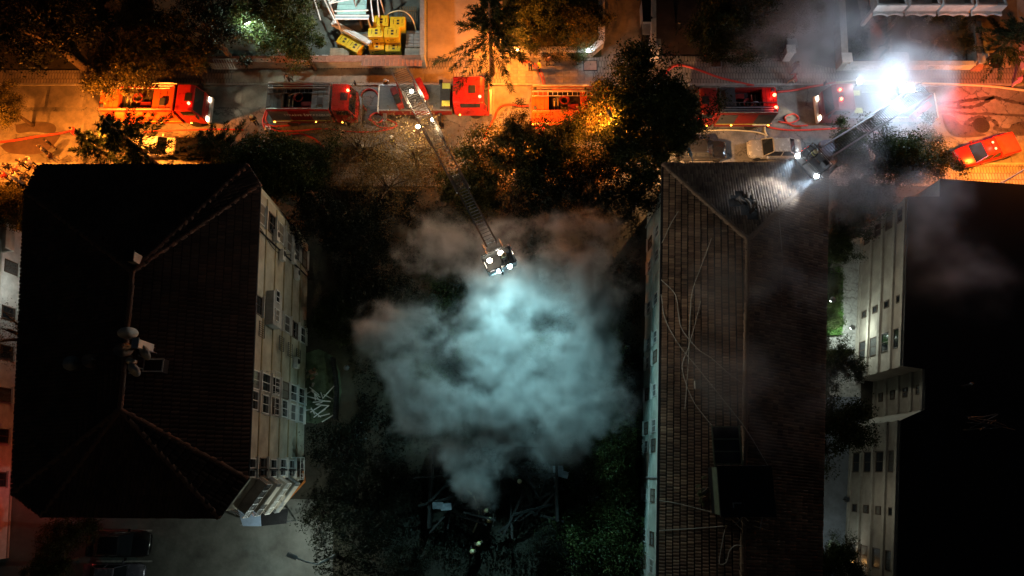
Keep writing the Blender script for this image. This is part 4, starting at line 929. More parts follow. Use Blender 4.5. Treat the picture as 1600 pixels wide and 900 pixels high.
# shrubs
sl_ = [('shrub', 965, 800, 1.2, 2.4, PF[0], 'leafy shrub at the top of the green slope beside the stone path'), ('shrub', 920, 850, 1.2, 2.6, PF[1], 'wide leafy shrub in the middle of the green slope'), ('shrub', 970, 875, 1.0, 2.4, PF[0], 'leafy shrub at the bottom of the pale green facade'),
 ('shrub', 890, 890, 1.0, 2.0, PH[0], 'darker shrub at the bottom left of the green slope'), ('shrub', 965, 740, 1.4, 2.0, PF[1], 'bright shrub above the white frame on the ground'), ('shrub', 940, 660, 1.3, 2.2, PF[0], 'shrub in the teal light right of the smoke'),
 ('shrub', 915, 760, 1.2, 1.8, PH[0], 'dim shrub right of the burnt hut'), ('shrub', 820, 560, 1.2, 2.4, PF[1], 'shrub veiled by the bright smoke'), ('shrub', 700, 450, 1.2, 2.2, PG[0], 'dark shrub under the brown smoke'),
 ('shrub', 870, 470, 1.2, 2.4, PG[1], 'dark shrub below the basket to the right'), ('shrub', 655, 600, 1.2, 2.2, PG[0], 'shrub at the left rim of the smoke'), ('shrub', 520, 500, 1.2, 2.0, PG[1], 'dark shrub beside the beige facade'),
 ('shrub', 1120, 72, 1.0, 1.7, PG[0], 'clipped shrub behind the red lit coping'), ('shrub', 1160, 74, 1.0, 1.7, PG[1], 'overhanging shrub behind the red lit coping'), ('shrub', 1200, 70, 1.0, 1.6, PG[0], 'shrub beside the pale gate pillar'),
 ('shrub', 870, 72, .9, 1.6, PG[1], 'shrub along the garden wall near the warm lamp'), ('shrub', 905, 72, .9, 1.5, PF[0], 'green shrub lit by the white corner lamp'), ('shrub', 925, 20, .9, 1.6, PG[0], 'shrub along the driveway garden wall'),
 ('shrub', 1340, 85, .7, 1.2, PG[1], 'low smoky shrub in the small left villa lawn'), ('shrub', 1505, 70, .8, 1.1, PF[0], 'shrub growing along the orange stone wall'), ('shrub', 1455, 85, .7, 1.2, PF[1], 'yellowish shrub on the villa lawn by the front wall'), ('shrub', 1425, 25, .7, 1.3, PG[0], 'shrub beside the palm on the villa lawn'),
 ('shrub', 1300, 440, .9, 1.0, PF[1], 'green bush at the tiled building wall in the lit courtyard'), ('shrub', 1300, 470, .9, 1.0, PF[0], 'middle green bush of the lit courtyard strip'), ('shrub', 1301, 500, .9, .9, PF[1], 'lowest green bush of the lit courtyard strip'), ('shrub', 505, 800, 1, 2, PH[0], 'black shrub beside the chamfered balconies'), ('shrub', 600, 760, 1, 2.0, PH[0], 'black shrub left of the hut')]
for (nm, u, v, hc, R, pr, lab) in sl_: make_tree(nm, lab, u, v, hc, R, pr, 'shrubs in the gardens')
# palm on the villa lawn
p = P(1406, 32, 2.2); pm_ = thing('palm_tree', 'small palm with radiating fronds on the villa lawn', 'tree', (p.x, p.y, 0))
MB().tube([(0, 0, 0), (.1, 0, 1.2), (.05, .05, 2.2)], [.2, .16, .13], 8).build('trunk', m_bark, pm_)
for k in range(15):
    a = 2*PI*k/15+random.uniform(-.15, .15); L = random.uniform(1.3, 1.8); c = []; mb = MB()
    pts = [Vector((.05+math.cos(a)*L*f, .05+math.sin(a)*L*f, 2.2+.5*f-1.1*f*f)) for f in (0, .25, .5, .75, 1)]; sd = Vector((-math.sin(a), math.cos(a), 0))
    mb.tube(pts, [.03, .025, .02, .015, .005], 4)
    for i in range(14):
        f = (i+1)/15; q = Vector((.05+math.cos(a)*L*f, .05+math.sin(a)*L*f, 2.2+.5*f-1.1*f*f)); w = .42*math.sin(PI*(.1+.85*f))
        for s_ in (-1, 1): e = q+sd*s_*w+Vector((math.cos(a)*.22, math.sin(a)*.22, -.1)); mb.add([q, q+Vector((math.cos(a)*.06, math.sin(a)*.06, 0)), e], [(0, 1, 2)])
    mb.build('frond', m_leafC, pm_)
# grass and ground cover nobody could count
def cover(name, label, poly_px, n, size, mat, hmax=.35, cat='undergrowth'):
    rng = np.random.default_rng(len(label)); q = [P(u, v) for u, v in poly_px]; xs = [p.x for p in q]; ys = [p.y for p in q]; out = []
    while len(out) < n:
        xy = rng.uniform((min(xs), min(ys)), (max(xs), max(ys)), (n*2, 2))
        ins_ = np.zeros(len(xy), bool); j = len(q)-1
        for i in range(len(q)):
            c = ((q[i].y > xy[:, 1]) != (q[j].y > xy[:, 1])) & (xy[:, 0] < (q[j].x-q[i].x)*(xy[:, 1]-q[i].y)/(q[j].y-q[i].y+1e-9)+q[i].x); ins_ ^= c; j = i
        cl = np.sin(xy[:, 0]*1.3+np.sin(xy[:, 1]*.9)*2)+np.sin(xy[:, 1]*1.7+xy[:, 0]*.5)+rng.normal(size=len(xy))*.8
        out += list(xy[ins_ & (cl > -.5)])
    xy = np.array(out[:n]); cen = np.column_stack([xy, rng.uniform(.03, hmax, n)]); ax, bx = rnd_axes(n, size, rng, -.2)
    o = bpy.data.objects.new(name, quads_mesh(name, cen, ax, bx, mat)); C.objects.link(o); tag(o, label, cat, kind='stuff')
cover('undergrowth', 'dark overgrown ground cover of the burning garden', [(480, 300), (1000, 300), (1000, 900), (490, 900), (490, 760), (560, 640), (520, 420)], 60000, .1, m_shadeleaf, .4)
cover('undergrowth', 'leafy ground cover on the green slope by the pale facade', [(880, 700), (1000, 640), (1000, 770), (965, 790), (990, 900), (850, 910)], 20000, .09, m_leafC, .5)
cover('undergrowth', 'weeds and dry growth along the south pavement', [(280, 232), (1040, 232), (1040, 300), (300, 300)], 26000, .1, m_leafD, .35)
cover('undergrowth', 'garden plants behind the front walls', [(792, -10), (932, -10), (932, 80), (792, 80)], 9000, .12, m_leafA, .5)
cover('undergrowth', 'plants under the trees of the shrub garden', [(1102, -10), (1222, -10), (1222, 84), (1102, 84)], 9000, .12, m_leafA, .5)
cover('grass', 'patchy grass of the villa lawn', [(1316, 40), (1350, 10), (1510, 10), (1510, 100), (1395, 100), (1392, 20), (1355, 50), (1358, 100), (1316, 100)], 16000, .07, m_leafB, .12, 'grass')
cover('ivy', 'bright green ivy strip along the lit courtyard', [(1289, 395), (1312, 395), (1312, 525), (1289, 525)], 9000, .09, m_ivy, .7, 'ivy')
cover('grass', 'rough grass by the left street edge', [(-20, 285), (42, 285), (38, 365), (-20, 365)], 5000, .1, m_leafB, .25, 'grass')
# leaf litter on the road edge and scattered debris
def winding(u_v, label, w, mat, h=.14):
    c = catmull([P(u, v) for u, v in u_v], 8); r = thing('garden_edging', label, 'edging', (c[0].x, c[0].y, 0)); d = 0; last = c[0]
    sm2 = MB().box(0, 0, 0, .34, w, h).mesh('edging_stone', mat)
    for i in range(len(c)-1):
        if (c[i]-last).length > .33 or i == 0:
            last = c[i]; dd = c[i+1]-c[i]; piece('edging_stone', sm2, r, (c[i].x-c[0].x, c[i].y-c[0].y, h/2+random.uniform(-.01, .02)), (0, 0, math.atan2(dd.y, dd.x)+random.uniform(-.1, .1)))
m_edge = M('pale_edging_stone', (.5, .43, .33), .8, var=.3, scale=5, bump=.3)
winding([(1453, 30), (1446, 31), (1440, 36), (1428, 41), (1420, 47), (1418, 55), (1421, 62), (1429, 65), (1438, 67)], 'curled pale stone edging on the villa lawn', .28, m_edge)
winding([(1477, 62), (1468, 62), (1463, 64), (1457, 75), (1449, 90), (1446, 98)], 'pale stone edging running to the villa front wall', .24, m_edge)
# ================================================================== VEHICLES
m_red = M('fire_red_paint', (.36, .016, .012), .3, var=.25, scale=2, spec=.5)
m_reddk = M('dull_and_shaded_red_paint', (.17, .015, .012), .4, var=.25, scale=3)  # dull red parts; also shade put into engines out of lamp light
m_lamplitred = M('lamplit_orange_red', (.55, .09, .02), .35, var=.25, scale=2)  # orange of the sodium lamps is put into this red paint
m_silver = M('silver_panel', (.2, .205, .21), .4, .5, var=.2, scale=3)
m_dgrey = M('dark_grey_panel', (.06, .06, .065), .5, .2, var=.3, scale=3)
m_deck = M('black_deck_plate', (.02, .02, .022), .6, .3, var=.4, scale=6, bump=.3)
m_alu = M('aluminium', (.55, .57, .6), .35, .85, var=.15, scale=5)
m_chrome = M('bright_metal', (.7, .7, .7), .2, .9, var=.1, scale=5)
m_white = M('white_paint', (.72, .72, .7), .4, var=.12, scale=3)
m_cream = M('champagne_car_paint', (.45, .42, .36), .25, .3, var=.08, scale=3)
m_blackcar = M('black_car_paint', (.012, .012, .014), .15, var=.1, scale=3, spec=.6)
m_greycar = M('grey_car_paint', (.16, .16, .2), .25, .3, var=.1, scale=3)
m_vis = M('yellow_marker_paint', (.6, .6, .12), .4, var=.15, scale=4)
m_beacon = M('lit_red_beacon', (.9, .05, .03), .3, var=0, emit=(1, .05, .02), es=40)
m_tail = M('lit_tail_lamp', (.9, .05, .03), .3, var=0, emit=(1, .04, .02), es=14)
m_amber = M('lit_amber_marker', (.9, .4, .03), .3, var=0, emit=(1, .35, .03), es=25)
m_head = M('lit_headlamp', (1, 1, 1), .3, var=0, emit=(1, .8, .55), es=16)
m_flood = M('lit_floodlight', (1, 1, 1), .3, var=0, emit=(.85, .93, 1), es=70)
m_warmfl = M('lit_warm_work_lamp', (1, 1, 1), .3, var=0, emit=(1, .85, .6), es=35)
m_bluefl = M('lit_cool_spotlamp', (1, 1, 1), .3, var=0, emit=(.6, .9, 1), es=40)
TY = {}
def wheels(root, xs, y, r, w, twin=()):
    k = (r, w)
    if k not in TY:
        TY[k] = (MB().lathe([(r*.55, -w/2), (r*.93, -w/2), (r, -w*.36), (r, w*.36), (r*.93, w/2), (r*.55, w/2)], (0, 0, 0), 20, axis='y').mesh('wheel', m_black, smooth=False),
                 MB().lathe([(0, w*.3), (r*.2, w*.32), (r*.3, w*.18), (r*.5, w*.2), (r*.57, w*.42), (r*.57, -w*.42), (0, -w*.42)], (0, 0, 0), 16, axis='y').mesh('rim', m_silver))
    for x in xs:
        for s in (-1, 1):
            o = piece('wheel', TY[k][0], root, (x, s*y, r)); piece('rim', TY[k][1], o, (0, 0, 0), (0, 0, 0 if s > 0 else PI))
def wpt(root, p):
    a = root.rotation_euler.z; v = Vector((p[0]*math.cos(a)-p[1]*math.sin(a), p[0]*math.sin(a)+p[1]*math.cos(a), p[2])); return v+root.location
def truck_cab(root, x0, x1, W, zt, paint, ribs=False, hatch=True, beacon=None, headlit=False, markers=False):
    """cab from x0 (rear) to x1 (front); flat roof, raked windscreen"""
    prof = [(x0, .75), (x0, zt), (x1-.75, zt+.02), (x1-.45, zt-.12), (x1-.08, 1.75), (x1, 1.6), (x1, .55), (x0+.3, .55)]
    c = MB().profile(prof, -W/2, W/2).build('cab', paint, root, bevel=.07, segs=3)
    n = Vector((.85, 0, .3)).normalized()
    a, b = Vector((x1-.44, 0, zt-.16)), Vector((x1-.085, 0, 1.78)); d = (b-a); nn = Vector((-d.z, 0, d.x)).normalized()*-1
    if nn.x < 0: nn = -nn
    q = [a+d*.04+nn*.012, a+d*.96+nn*.012]
    MB().hexa([(q[0].x, -W/2+.14, q[0].z), (q[1].x, -W/2+.1, q[1].z), (q[1].x, W/2-.1, q[1].z), (q[0].x, W/2-.14, q[0].z)], [(q[0].x+nn.x*.02, -W/2+.14, q[0].z+nn.z*.02), (q[1].x+nn.x*.02, -W/2+.1, q[1].z+nn.z*.02), (q[1].x+nn.x*.02, W/2-.1, q[1].z+nn.z*.02), (q[0].x+nn.x*.02, W/2-.14, q[0].z+nn.z*.02)]).build('windscreen', m_glass, c)
    for s in (-1, 1):
        MB().box((x0+x1)/2-.05, s*(W/2+.005), zt-.55, (x1-x0)*.55, .02, .62).build('side_window', m_glass, c)
        MB().box((x0+x1)/2-.05, s*(W/2+.004), 1.35, (x1-x0)*.6, .015, 1.0).box((x0+x1)/2-.3, s*(W/2+.02), 1.6, .2, .03, .05).build('door', paint, c)
        mi = MB(); mi.tube([(x1-.35, s*W/2, zt-.35), (x1-.1, s*(W/2+.35), zt-.3)], .025, 5); mi.box(x1-.08, s*(W/2+.36), zt-.5, .1, .22, .5); mi.build('mirror', m_dark, root)
        hm = m_head if headlit else m_chrome; MB().box(x1+.01, s*(W/2-.3), .95, .07, .4, .22).build('headlight', hm, root)
        if markers: MB().box(x0+.5, s*(W/2+.03), .8, .12, .06, .08).build('side_marker', m_amber, root)
    MB().box(x1+.12, 0, .65, .26, W+.04, .4).build('bumper', m_silver if not headlit else m_white, root, bevel=.05)
    if hatch: MB().box((x0+x1)/2+.12, 0, zt+.035, .62, .75, .05).build('roof_hatch', m_dark, c, bevel=.02)
    if ribs:
        for k in range(9): MB().box(x0+.55, -W*.42+W*.84*k/8, zt+.015, 1.0, .05, .05).build('roof_rib', paint, c)
    if beacon:
        for (bx, by, pw) in beacon:
            MB().lathe([(.12, 0), (.12, .1), (.06, .16), (0, .16)], (bx, by, zt+.04), 12).build('beacon', m_beacon, c)
            if pw: light('POINT', wpt(root, (bx, by, zt+.55)), pw, (1, .06, .03), r=.1)
    return c
m_hose0 = M('folded_hose', (.4, .33, .22), .8, var=.3, scale=6)
def fire_engine(name, label, u, v, rz, L, W, paint, roof1, roof2, side, beacon, cat='fire engine', headlit=True, lettering=None, decor=None, zt=2.95, cabL=1.9, rear_lit=None):
    p = P(u, v, zt); r = thing(name, label, cat, (p.x, p.y, .014), rz, 'fire engines in the street'); h = L/2
    MB().box(0, 0, .72, L-.5, W*.45, .3).build('chassis', m_dark, r)
    wheels(r, (h-1.35, -h+1.6), W/2-.18, .5, .34)
    cab = truck_cab(r, h-cabL-.25, h-.25, W*.98, zt, paint, beacon=beacon, headlit=headlit, markers=True)
    xb0, xb1 = -h, h-cabL-.42
    # body shell: sides, ends, sunken deck
    b = MB(); zb = zt+.02; BL = xb1-xb0
    b.box((xb0+xb1)/2, 0, 1.2, BL, W-.04, 1.0)
    for s in (-1, 1): b.box((xb0+xb1)/2, s*(W/2-.12), 2.2+(zb-2.7)/2, BL, .2, zb-1.7)
    body = b.build('body', paint, r, bevel=.02)
    f0, f1 = .25, .72
    MB().box(xb0+BL*f0/2, 0, zb-.55, BL*f0-.01, W-.5, 1.06).box(xb0+BL*f0/2, 0, zb+.02, BL*f0-.01, W-.06, .05).build('rear_roof_panel', roof1, r, bevel=.02)
    MB().box(xb0+BL*(1+f1)/2, 0, zb-.55, BL*(1-f1)-.01, W-.5, 1.06).box(xb0+BL*(1+f1)/2, 0, zb+.02, BL*(1-f1)-.01, W-.06, .05).build('front_roof_panel', roof2, r, bevel=.02)
    MB().box(xb0+BL*(f0+f1)/2, 0, zb-.5, BL*(f1-f0)-.03, W-.5, .06).build('deck', m_deck, r)
    MB().box(xb0+BL*(f0+f1)/2, -W/2+.12, zb+.02, BL*(f1-f0)-.02, .18, .04).build('deck_edge', side, r)
    # shutters each side
    for s in (-1, 1):
        for k in range(3):
            x = xb0+BL*(k+.5)/3; sh = MB()
            sh.box(x, s*(W/2+.005), 1.95, BL/3-.12, .03, 1.5)
            for j in range(9): sh.box(x, s*(W/2+.022), 1.3+.16*j, BL/3-.16, .02, .05)
            sh.build('shutter', roof2 if k != 1 else side, r)
        MB().box((xb0+xb1)/2, s*(W/2+.01), .9, BL-.02, .05, .35).build('side_skirt', side, r)
        MB().box(xb0+.9, s*(W/2+.03), 1.05, 1.3, .1, .1).build('wheel_arch', m_white, r)
        MB().box((xb0+xb1)/2+BL*.2, s*(W/2+.05), .98, .12, .06, .08).build('side_marker', m_amber, r); MB().box(xb0+.15, s*(W/2+.05), .98, .12, .06, .08).build('side_marker', m_amber, r)
    # ladder and suction pipes along one long edge
    ld = MB(); yy = W/2-.05
    for k in range(3): ld.tube([(xb0+.1, yy-.22*k, zb+.12), (xb1+.2-.3*k, yy-.22*k, zb+.12)], .05, 6)
    ld.build('suction_pipe', m_alu, r)
    ld = MB(); ld.tube([(xb0+.05, yy-.55, zb+.1), (xb1-.1, yy-.55, zb+.1)], .035, 5); ld.tube([(xb0+.05, yy-.95, zb+.1), (xb1-.1, yy-.95, zb+.1)], .035, 5)
    for k in range(14): ld.tube([(xb0+.15+k*(BL-.4)/13, yy-.55, zb+.1), (xb0+.15+k*(BL-.4)/13, yy-.95, zb+.1)], .02, 4)
    if decor != 'plain': ld.build('roof_ladder', m_dgrey if decor == 'dark' else m_alu, r)
    for k in range(1, 4): MB().box(xb0+BL*f0*k/4, 0, zb+.05, .025, W-.12, .012).build('panel_seam', m_dark, r)
    for k in range(1, 3): MB().box(xb0+BL*(f1+(1-f1)*k/3), 0, zb+.05, .025, W-.12, .012).build('panel_seam', m_dark, r)
    for s in (-1, 1):
        MB().tube([(xb0+.1, s*(W/2-.02), zb+.04), (xb0+.12, s*(W/2-.02), zb+.2), (xb1-.12, s*(W/2-.02), zb+.2), (xb1-.1, s*(W/2-.02), zb+.04)], .022, 5).build('handrail', m_alu, r)
        MB().box((xb0+xb1)/2, s*(W/2+.03), 1.14, BL-.1, .012, .07).build('reflective_strip', m_vis, r)
        MB().box(xb0+.3, s*(W/2-.35), zb+.1, .3, .3, .14).build('roof_locker', m_dgrey, r, bevel=.02)
    MB().box(xb0+BL*.86, -W*.2, zb+.1, .5, .7, .12).build('fan_cover', m_dgrey, r, bevel=.02)
    for k in range(4): MB().tube([(xb0+BL*(f0+.06)+.16*k, -W*.3, zb-.4), (xb0+BL*(f0+.06)+.16*k, W*.1, zb-.38)], .055, 6).build('rolled_hose', m_hose0 if k % 2 else m_dgrey, r)
    # deck gear: coiled hose, monitor, box
    cx = xb0+BL*(f0+f1)/2; co = MB()
    for k in range(3): co.tube([(cx+(.32+.04*k)*math.cos(2*PI*i/14), .1+(.32+.04*k)*math.sin(2*PI*i/14), zb-.4+.07*k) for i in range(15)], .05, 6)
    co.build('hose_coil', m_reddk, r)
    MB().box(cx+.75, -.55, zb-.36, .9, .45, .25).build('equipment_box', m_reddk, r, bevel=.02)
    mo = MB(); mo.lathe([(.16, 0), (.16, .15), (.08, .2), (.08, .4)], (cx-.75, .1, zb-.47), 10); mo.tube([(cx-.75, .1, zb-.05), (cx-.2, .25, zb+.1)], [.07, .05], 8); mo.build('water_monitor', m_dgrey, r)
    MB().box(xb0-.08, 0, .7, .14, W*.9, .25).build('rear_bumper', m_silver, r)
    for s in (-1, 1): MB().box(xb0-.03, s*(W/2-.25), 1.1, .05, .3, .18).build('tail_lamp', m_tail if rear_lit else m_reddk, r)
    if rear_lit:
        for y in rear_lit:
            MB().lathe([(.14, 0), (.14, .1), (.07, .18), (0, .18)], (xb0+.2, y, zb+.06), 12).build('beacon', m_beacon, r); light('POINT', wpt(r, (xb0+.3, y, zb+.6)), 26, (1, .04, .03), r=.1)
    if lettering:
        for (txt, size, x, z, s) in lettering:
            me = text_mesh(txt, size); me.materials.append(m_white); piece('lettering', me, r, (x, -W/2-.045, z), (PI/2, 0, 0))
    return r
fire_engine('fire_engine', 'orange lit fire engine on the left with bright headlights and dark cab hatch', 236, 152, 0, 8.6, 2.55, m_red, m_lamplitred, m_lamplitred, m_lamplitred, [(3.35, -.62, 18)], decor='plain')
eb = fire_engine('fire_engine', 'fire engine with grey and black striped roof and one red beacon', 487, 151, 0, 7.7, 2.55, m_red, m_dgrey, m_silver, m_reddk, [(3.1, .55, 22)], headlit=False, decor='dark', lettering=[('İSTANBUL', .5, .35, 2.1, 1), ('İTFAİYE', .42, -1.75, 2.1, 1)])
fire_engine('fire_engine', 'orange glowing fire engine half hidden under the lit tree', 905, 155, 0, 8.2, 2.5, m_lamplitred, m_lamplitred, m_lamplitred, m_lamplitred, None, headlit=False)
fire_engine('fire_engine', 'red fire engine with glowing rear roof lights right of the large black tree', 1148, 157, PI, 7.2, 2.5, m_reddk, m_red, m_dgrey, m_reddk, None, headlit=False, rear_lit=(-.45, .75), decor='dark')
# headlights of the left engine on the road
q = P(322, 155, .9); light('SPOT', (q.x+.4, q.y+.7, 1.0), 320, (1, .82, .55), r=.1, target=(q.x+9, q.y+.6, 0), spot=50, blend=.6); light('SPOT', (q.x+.4, q.y-.9, 1.0), 320, (1, .82, .55), r=.1, target=(q.x+9, q.y-.9, 0), spot=50, blend=.6)

m_rail = M('ladder_rail_metal', (.2, .2, .21), .4, .6, var=.3, scale=4); m_rung = M('ladder_rung_metal', (.1, .1, .11), .4, .6, var=.3, scale=4)
def ladder(root, a, b, w0, w1, secs, mat, rail_mat, ext=0.0):
    """telescoping ladder from a to b (root coordinates): each section is rails with lattice and separate rungs"""
    a, b = Vector(a), Vector(b); d = b-a; L = d.length; d.normalize(); side = d.cross(Vector((0, 0, 1))).normalized(); up = side.cross(d).normalized()
    a0 = a-d*ext; L += ext
    for k in range(secs):
        s0 = L*k/secs-(.0 if k == 0 else L/secs*.35); s1 = L*(k+1)/secs; w = w0+(w1-w0)*k/max(1, secs-1); hgt = .42-.06*k
        off = up*(-.07*k); mb = MB()
        for s in (-1, 1):
            e = side*(s*w/2)
            for zz, rr in ((0, .045), (hgt, .038)): mb.tube([a0+d*s0+e+off+up*zz, a0+d*s1+e+off+up*zz], rr, 5)
            n = max(3, int((s1-s0)/.6))
            for i in range(n):
                p0 = a0+d*(s0+(s1-s0)*i/n)+e+off; p1 = a0+d*(s0+(s1-s0)*(i+1)/n)+e+off
                mb.tube([p0+(up*hgt if i % 2 else up*0), p1+(up*0 if i % 2 else up*hgt)], .025, 4)
        sec = mb.build('ladder_section', rail_mat if k % 2 == 0 else mat, root)
        rg = MB().tube([(-w/2, 0, 0), (w/2, 0, 0)], .024, 5).mesh('rung', m_rung); ang = math.atan2(side.y, side.x)
        n = int((s1-s0)/.34)
        for i in range(n): piece('rung', rg, sec, a0+d*(s0+.17+.34*i)+off, (0, 0, ang))
    return d, side, up
def basket(root, c, ang, sx, sy, lamps, target, lampmat, power, col, spot):
    """rescue basket at c (root coordinates), turned by ang"""
    R = Matrix.Rotation(ang, 3, 'Z'); T = lambda x, y, z: Vector(c)+R@Vector((x, y, z))
    def rbox(mb, x, y, z, a, b_, h): q = T(x, y, z); mb.box(q.x, q.y, q.z, a, b_, h, ang); return mb
    fl = rbox(MB(), 0, 0, 0, sx, sy, .08).build('basket_floor', m_dgrey, root)
    for (x, y, a, b_) in ((0, sy/2, sx, .05), (0, -sy/2, sx, .05), (sx/2, 0, .05, sy), (-sx/2, 0, .05, sy)): rbox(MB(), x, y, .5, a, b_, .55).build('basket_panel', m_dgrey if abs(x) > .1 else m_silver, root)
    rl = MB()
    for z in (.9, 1.1):
        q = [T(sx/2, sy/2, z), T(-sx/2, sy/2, z), T(-sx/2, -sy/2, z), T(sx/2, -sy/2, z), T(sx/2, sy/2, z)]; rl.tube(q, .03, 5)
    for (x, y) in ((1, 1), (1, -1), (-1, 1), (-1, -1), (0, 1), (0, -1)): rl.tube([T(x*sx/2, y*sy/2, .1), T(x*sx/2, y*sy/2, 1.1)], .028, 5)
    rl.build('basket_rail', m_chrome, root)
    ctl = rbox(MB(), sx*.3, sy*.3, .75, .4, .3, .5); ctl.build('control_box', m_dgrey, root)
    mon = MB().tube([T(-sx*.1, -sy/2-.05, 1.0), T(-.1*sx, -sy/2-.55, 1.15)], [.09, .06], 8); mon.build('water_monitor', m_chrome, root)
    br = MB().tube([T(-sx*.3, sy/2+.05, .3), T(-sx*.3, sy/2+.9, .2)], .06, 5).tube([T(sx*.3, sy/2+.05, .3), T(sx*.3, sy/2+.9, .2)], .06, 5); br.build('basket_arm', m_alu, root)
    for (x, y, z) in lamps:
        q = T(x, y, z); MB().lathe([(.0, .1), (.12, .1), (.16, 0), (.13, -.06), (0, -.06)], tuple(q), 12).build('spotlamp', lampmat, root)
    return T
def ladder_truck(label, u, v, rz, L, turn_px, tip_px, tip_h, cabL, beacon, ext, headlit, w0, w1, secs, ribs, deckmat):
    zt = 2.9; p = P(u, v, 1.6); r = thing('ladder_truck', label, 'fire engine', (p.x, p.y, .014), rz, 'ladder trucks in the street'); h = L/2; W = 2.5
    MB().box(0, 0, .75, L-.6, 1.1, .35).build('chassis', m_dark, r); wheels(r, (h-1.4, -h+1.5, -h+2.75), W/2-.18, .5, .34)
    truck_cab(r, h-cabL, h-.2, W, zt, m_red if ribs else m_reddk, ribs=ribs, beacon=beacon, headlit=headlit, markers=True)
    x1 = h-cabL-.15
    MB().box((-h+x1)/2, 0, 1.25, x1+h, W, .5).build('deck', deckmat, r, bevel=.03)
    for s in (-1, 1): MB().box((-h+x1)/2, s*(W/2+.01), 1.1, x1+h-.1, .05, .6).build('side_locker', m_reddk, r); MB().box((-h+x1)/2, s*(W/2-.02), 1.53, x1+h, .08, .07).build('deck_rail', m_alu, r)
    MB().box(x1-.6, 0, 1.75, .9, W-.2, .5).build('equipment_locker', m_dgrey, r, bevel=.03)
    MB().box(x1-.5, .85, 2.03, .7, .5, .06).box(x1-.5, -.85, 2.03, .7, .5, .06).build('marker_plate', m_vis, r)
    MB().box(-h-.06, 0, 1.25, .1, W, .5).build('rear_panel', m_white, r)
    for s in (-1, 1): MB().box(-h-.1, s*1.0, 1.1, .06, .3, .2).build('tail_lamp', m_tail, r)
    for x in (x1-1.1, -h+.5):
        for s in (-1, 1):
            o = MB(); o.box(x, s*(W/2+.35), 1.0, .3, .9, .25); o.box(x, s*(W/2+.72), .5, .2, .2, 1.0); o.box(x, s*(W/2+.72), .03, .55, .55, .06); o.build('outrigger', m_dark if x > 0 else m_alu, r)
    inv = lambda q: Matrix.Rotation(-rz, 3, 'Z')@(Vector(q)-r.location)
    tc = inv(P(*turn_px, 2.4)); tp = inv(P(*tip_px, tip_h)); hd = math.atan2(tp.y-tc.y, tp.x-tc.x)
    MB().lathe([(1.05, 1.5), (1.05, 1.72), (.95, 1.8), (0, 1.8)], (tc.x, tc.y, 0), 24).build('turntable', m_stone if not ribs else m_dgrey, r)
    R = Matrix.Rotation(hd, 3, 'Z'); T = lambda x, y, z: Vector((tc.x, tc.y, 0))+R@Vector((x, y, z))
    for s, mm in ((-1, m_reddk), (1, m_red)):
        q = T(-.1, s*1.15, 2.2); MB().box(q.x, q.y, q.z, 1.9, .55, .75, hd).build('turret_box', mm, r, bevel=.05)
    for s in (-1, 1): q = T(-.5, s*.72, 2.6); MB().box(q.x, q.y, q.z, .7, .16, 1.7, hd).build('turret_arm', m_reddk, r)
    q = T(.4, -1.2, 2.7); MB().box(q.x, q.y, q.z, .5, .5, .2, hd).box(q.x-.2*math.cos(hd), q.y-.2*math.sin(hd), q.z+.3, .1, .5, .6, hd).build('operator_seat', m_dark, r)
    a = T(-.6, 0, 3.3); d, side, up = ladder(r, a, tp, w0, w1, secs, m_rung, m_rail, ext)
    cy_ = T(.9, 0, 1.9); MB().tube([cy_, a+d*3.0-up*.1], .11, 8).build('lift_cylinder', m_chrome, r)
    return r, a, tp, d, side, up, hd, inv
# ---- ladder truck in the middle, basket over the smoke
TIPH = 14.0
lt1, a1, tp1, d1, s1_, u1, hd1, inv1 = ladder_truck('ladder truck with red ribbed cab whose ladder reaches over the smoke', 680, 152, 0, 9.9, (640, 146), (768, 380), TIPH, 3.3, [(4.0, -.75, 25)], 2.2, False, 1.4, .7, 4, True, M('grey_deck_plate', (.13, .13, .135), .55, .3, var=.3, scale=4))
def work_lamp(root, p, power, mat, col, target=None, spot=0, rad=.14):
    MB().lathe([(0, .12), (.13, .1), (.17, 0), (.12, -.08), (0, -.08)], tuple(p), 12).build('work_lamp', mat, root)
    w = wpt(root, p); w.z += .35
    if target is None: light('POINT', w, power, col, r=rad)
    else: light('SPOT', w, power, col, r=rad, target=target, spot=spot, blend=.7)
WARM = (1, .72, .4)
for (u_, v_, h_, pw) in ((643, 143, 4.6, 420), (676, 187, 5.2, 1000), (653, 198, 5.2, 1000)):
    q = inv1(P(u_, v_, h_)); mb = MB().tube([q, q-Vector((0, 0, .5))], .03, 5); mb.build('lamp_bracket', m_dark, lt1); work_lamp(lt1, q, pw, m_warmfl, WARM)
ang1 = math.atan2(d1.y, d1.x)+PI/2
ctr1 = tp1+Vector((d1.x, d1.y, 0)).normalized()*1.25-Vector((0, 0, .6))
T1 = basket(lt1, ctr1, ang1, 1.9, 1.15, [(-.25, -.68, .75), (.45, -.68, .75)], None, m_bluefl, 0, None, 0)
COOL = (.40, .92, 1.0)
for (x, y, z) in ((-.25, -.85, .62), (.45, -.85, .62)):
    w = wpt(lt1, T1(x, y, z)); light('SPOT', w, 8200, COOL, r=.15, target=P(790 if x < 0 else 820, 600, 3), spot=126 if x < 0 else 80, blend=.9)
w = wpt(lt1, T1(0, -.1, -.5)); light('POINT', w, 1350, (1, .91, .74), r=.2); MB().lathe([(.12, -.1), (.16, 0), (.1, .08)], tuple(T1(0, -.1, -.2)), 12).build('added_under_lamp', m_bluefl, lt1)  # lamp added below the basket to light facades and tiles
work_lamp(lt1, T1(.2, .2, 1.3), 3, m_warmfl, (.9, .95, 1)); work_lamp(lt1, T1(-.6, .1, 1.0), 2.5, m_warmfl, (.95, .98, 1))
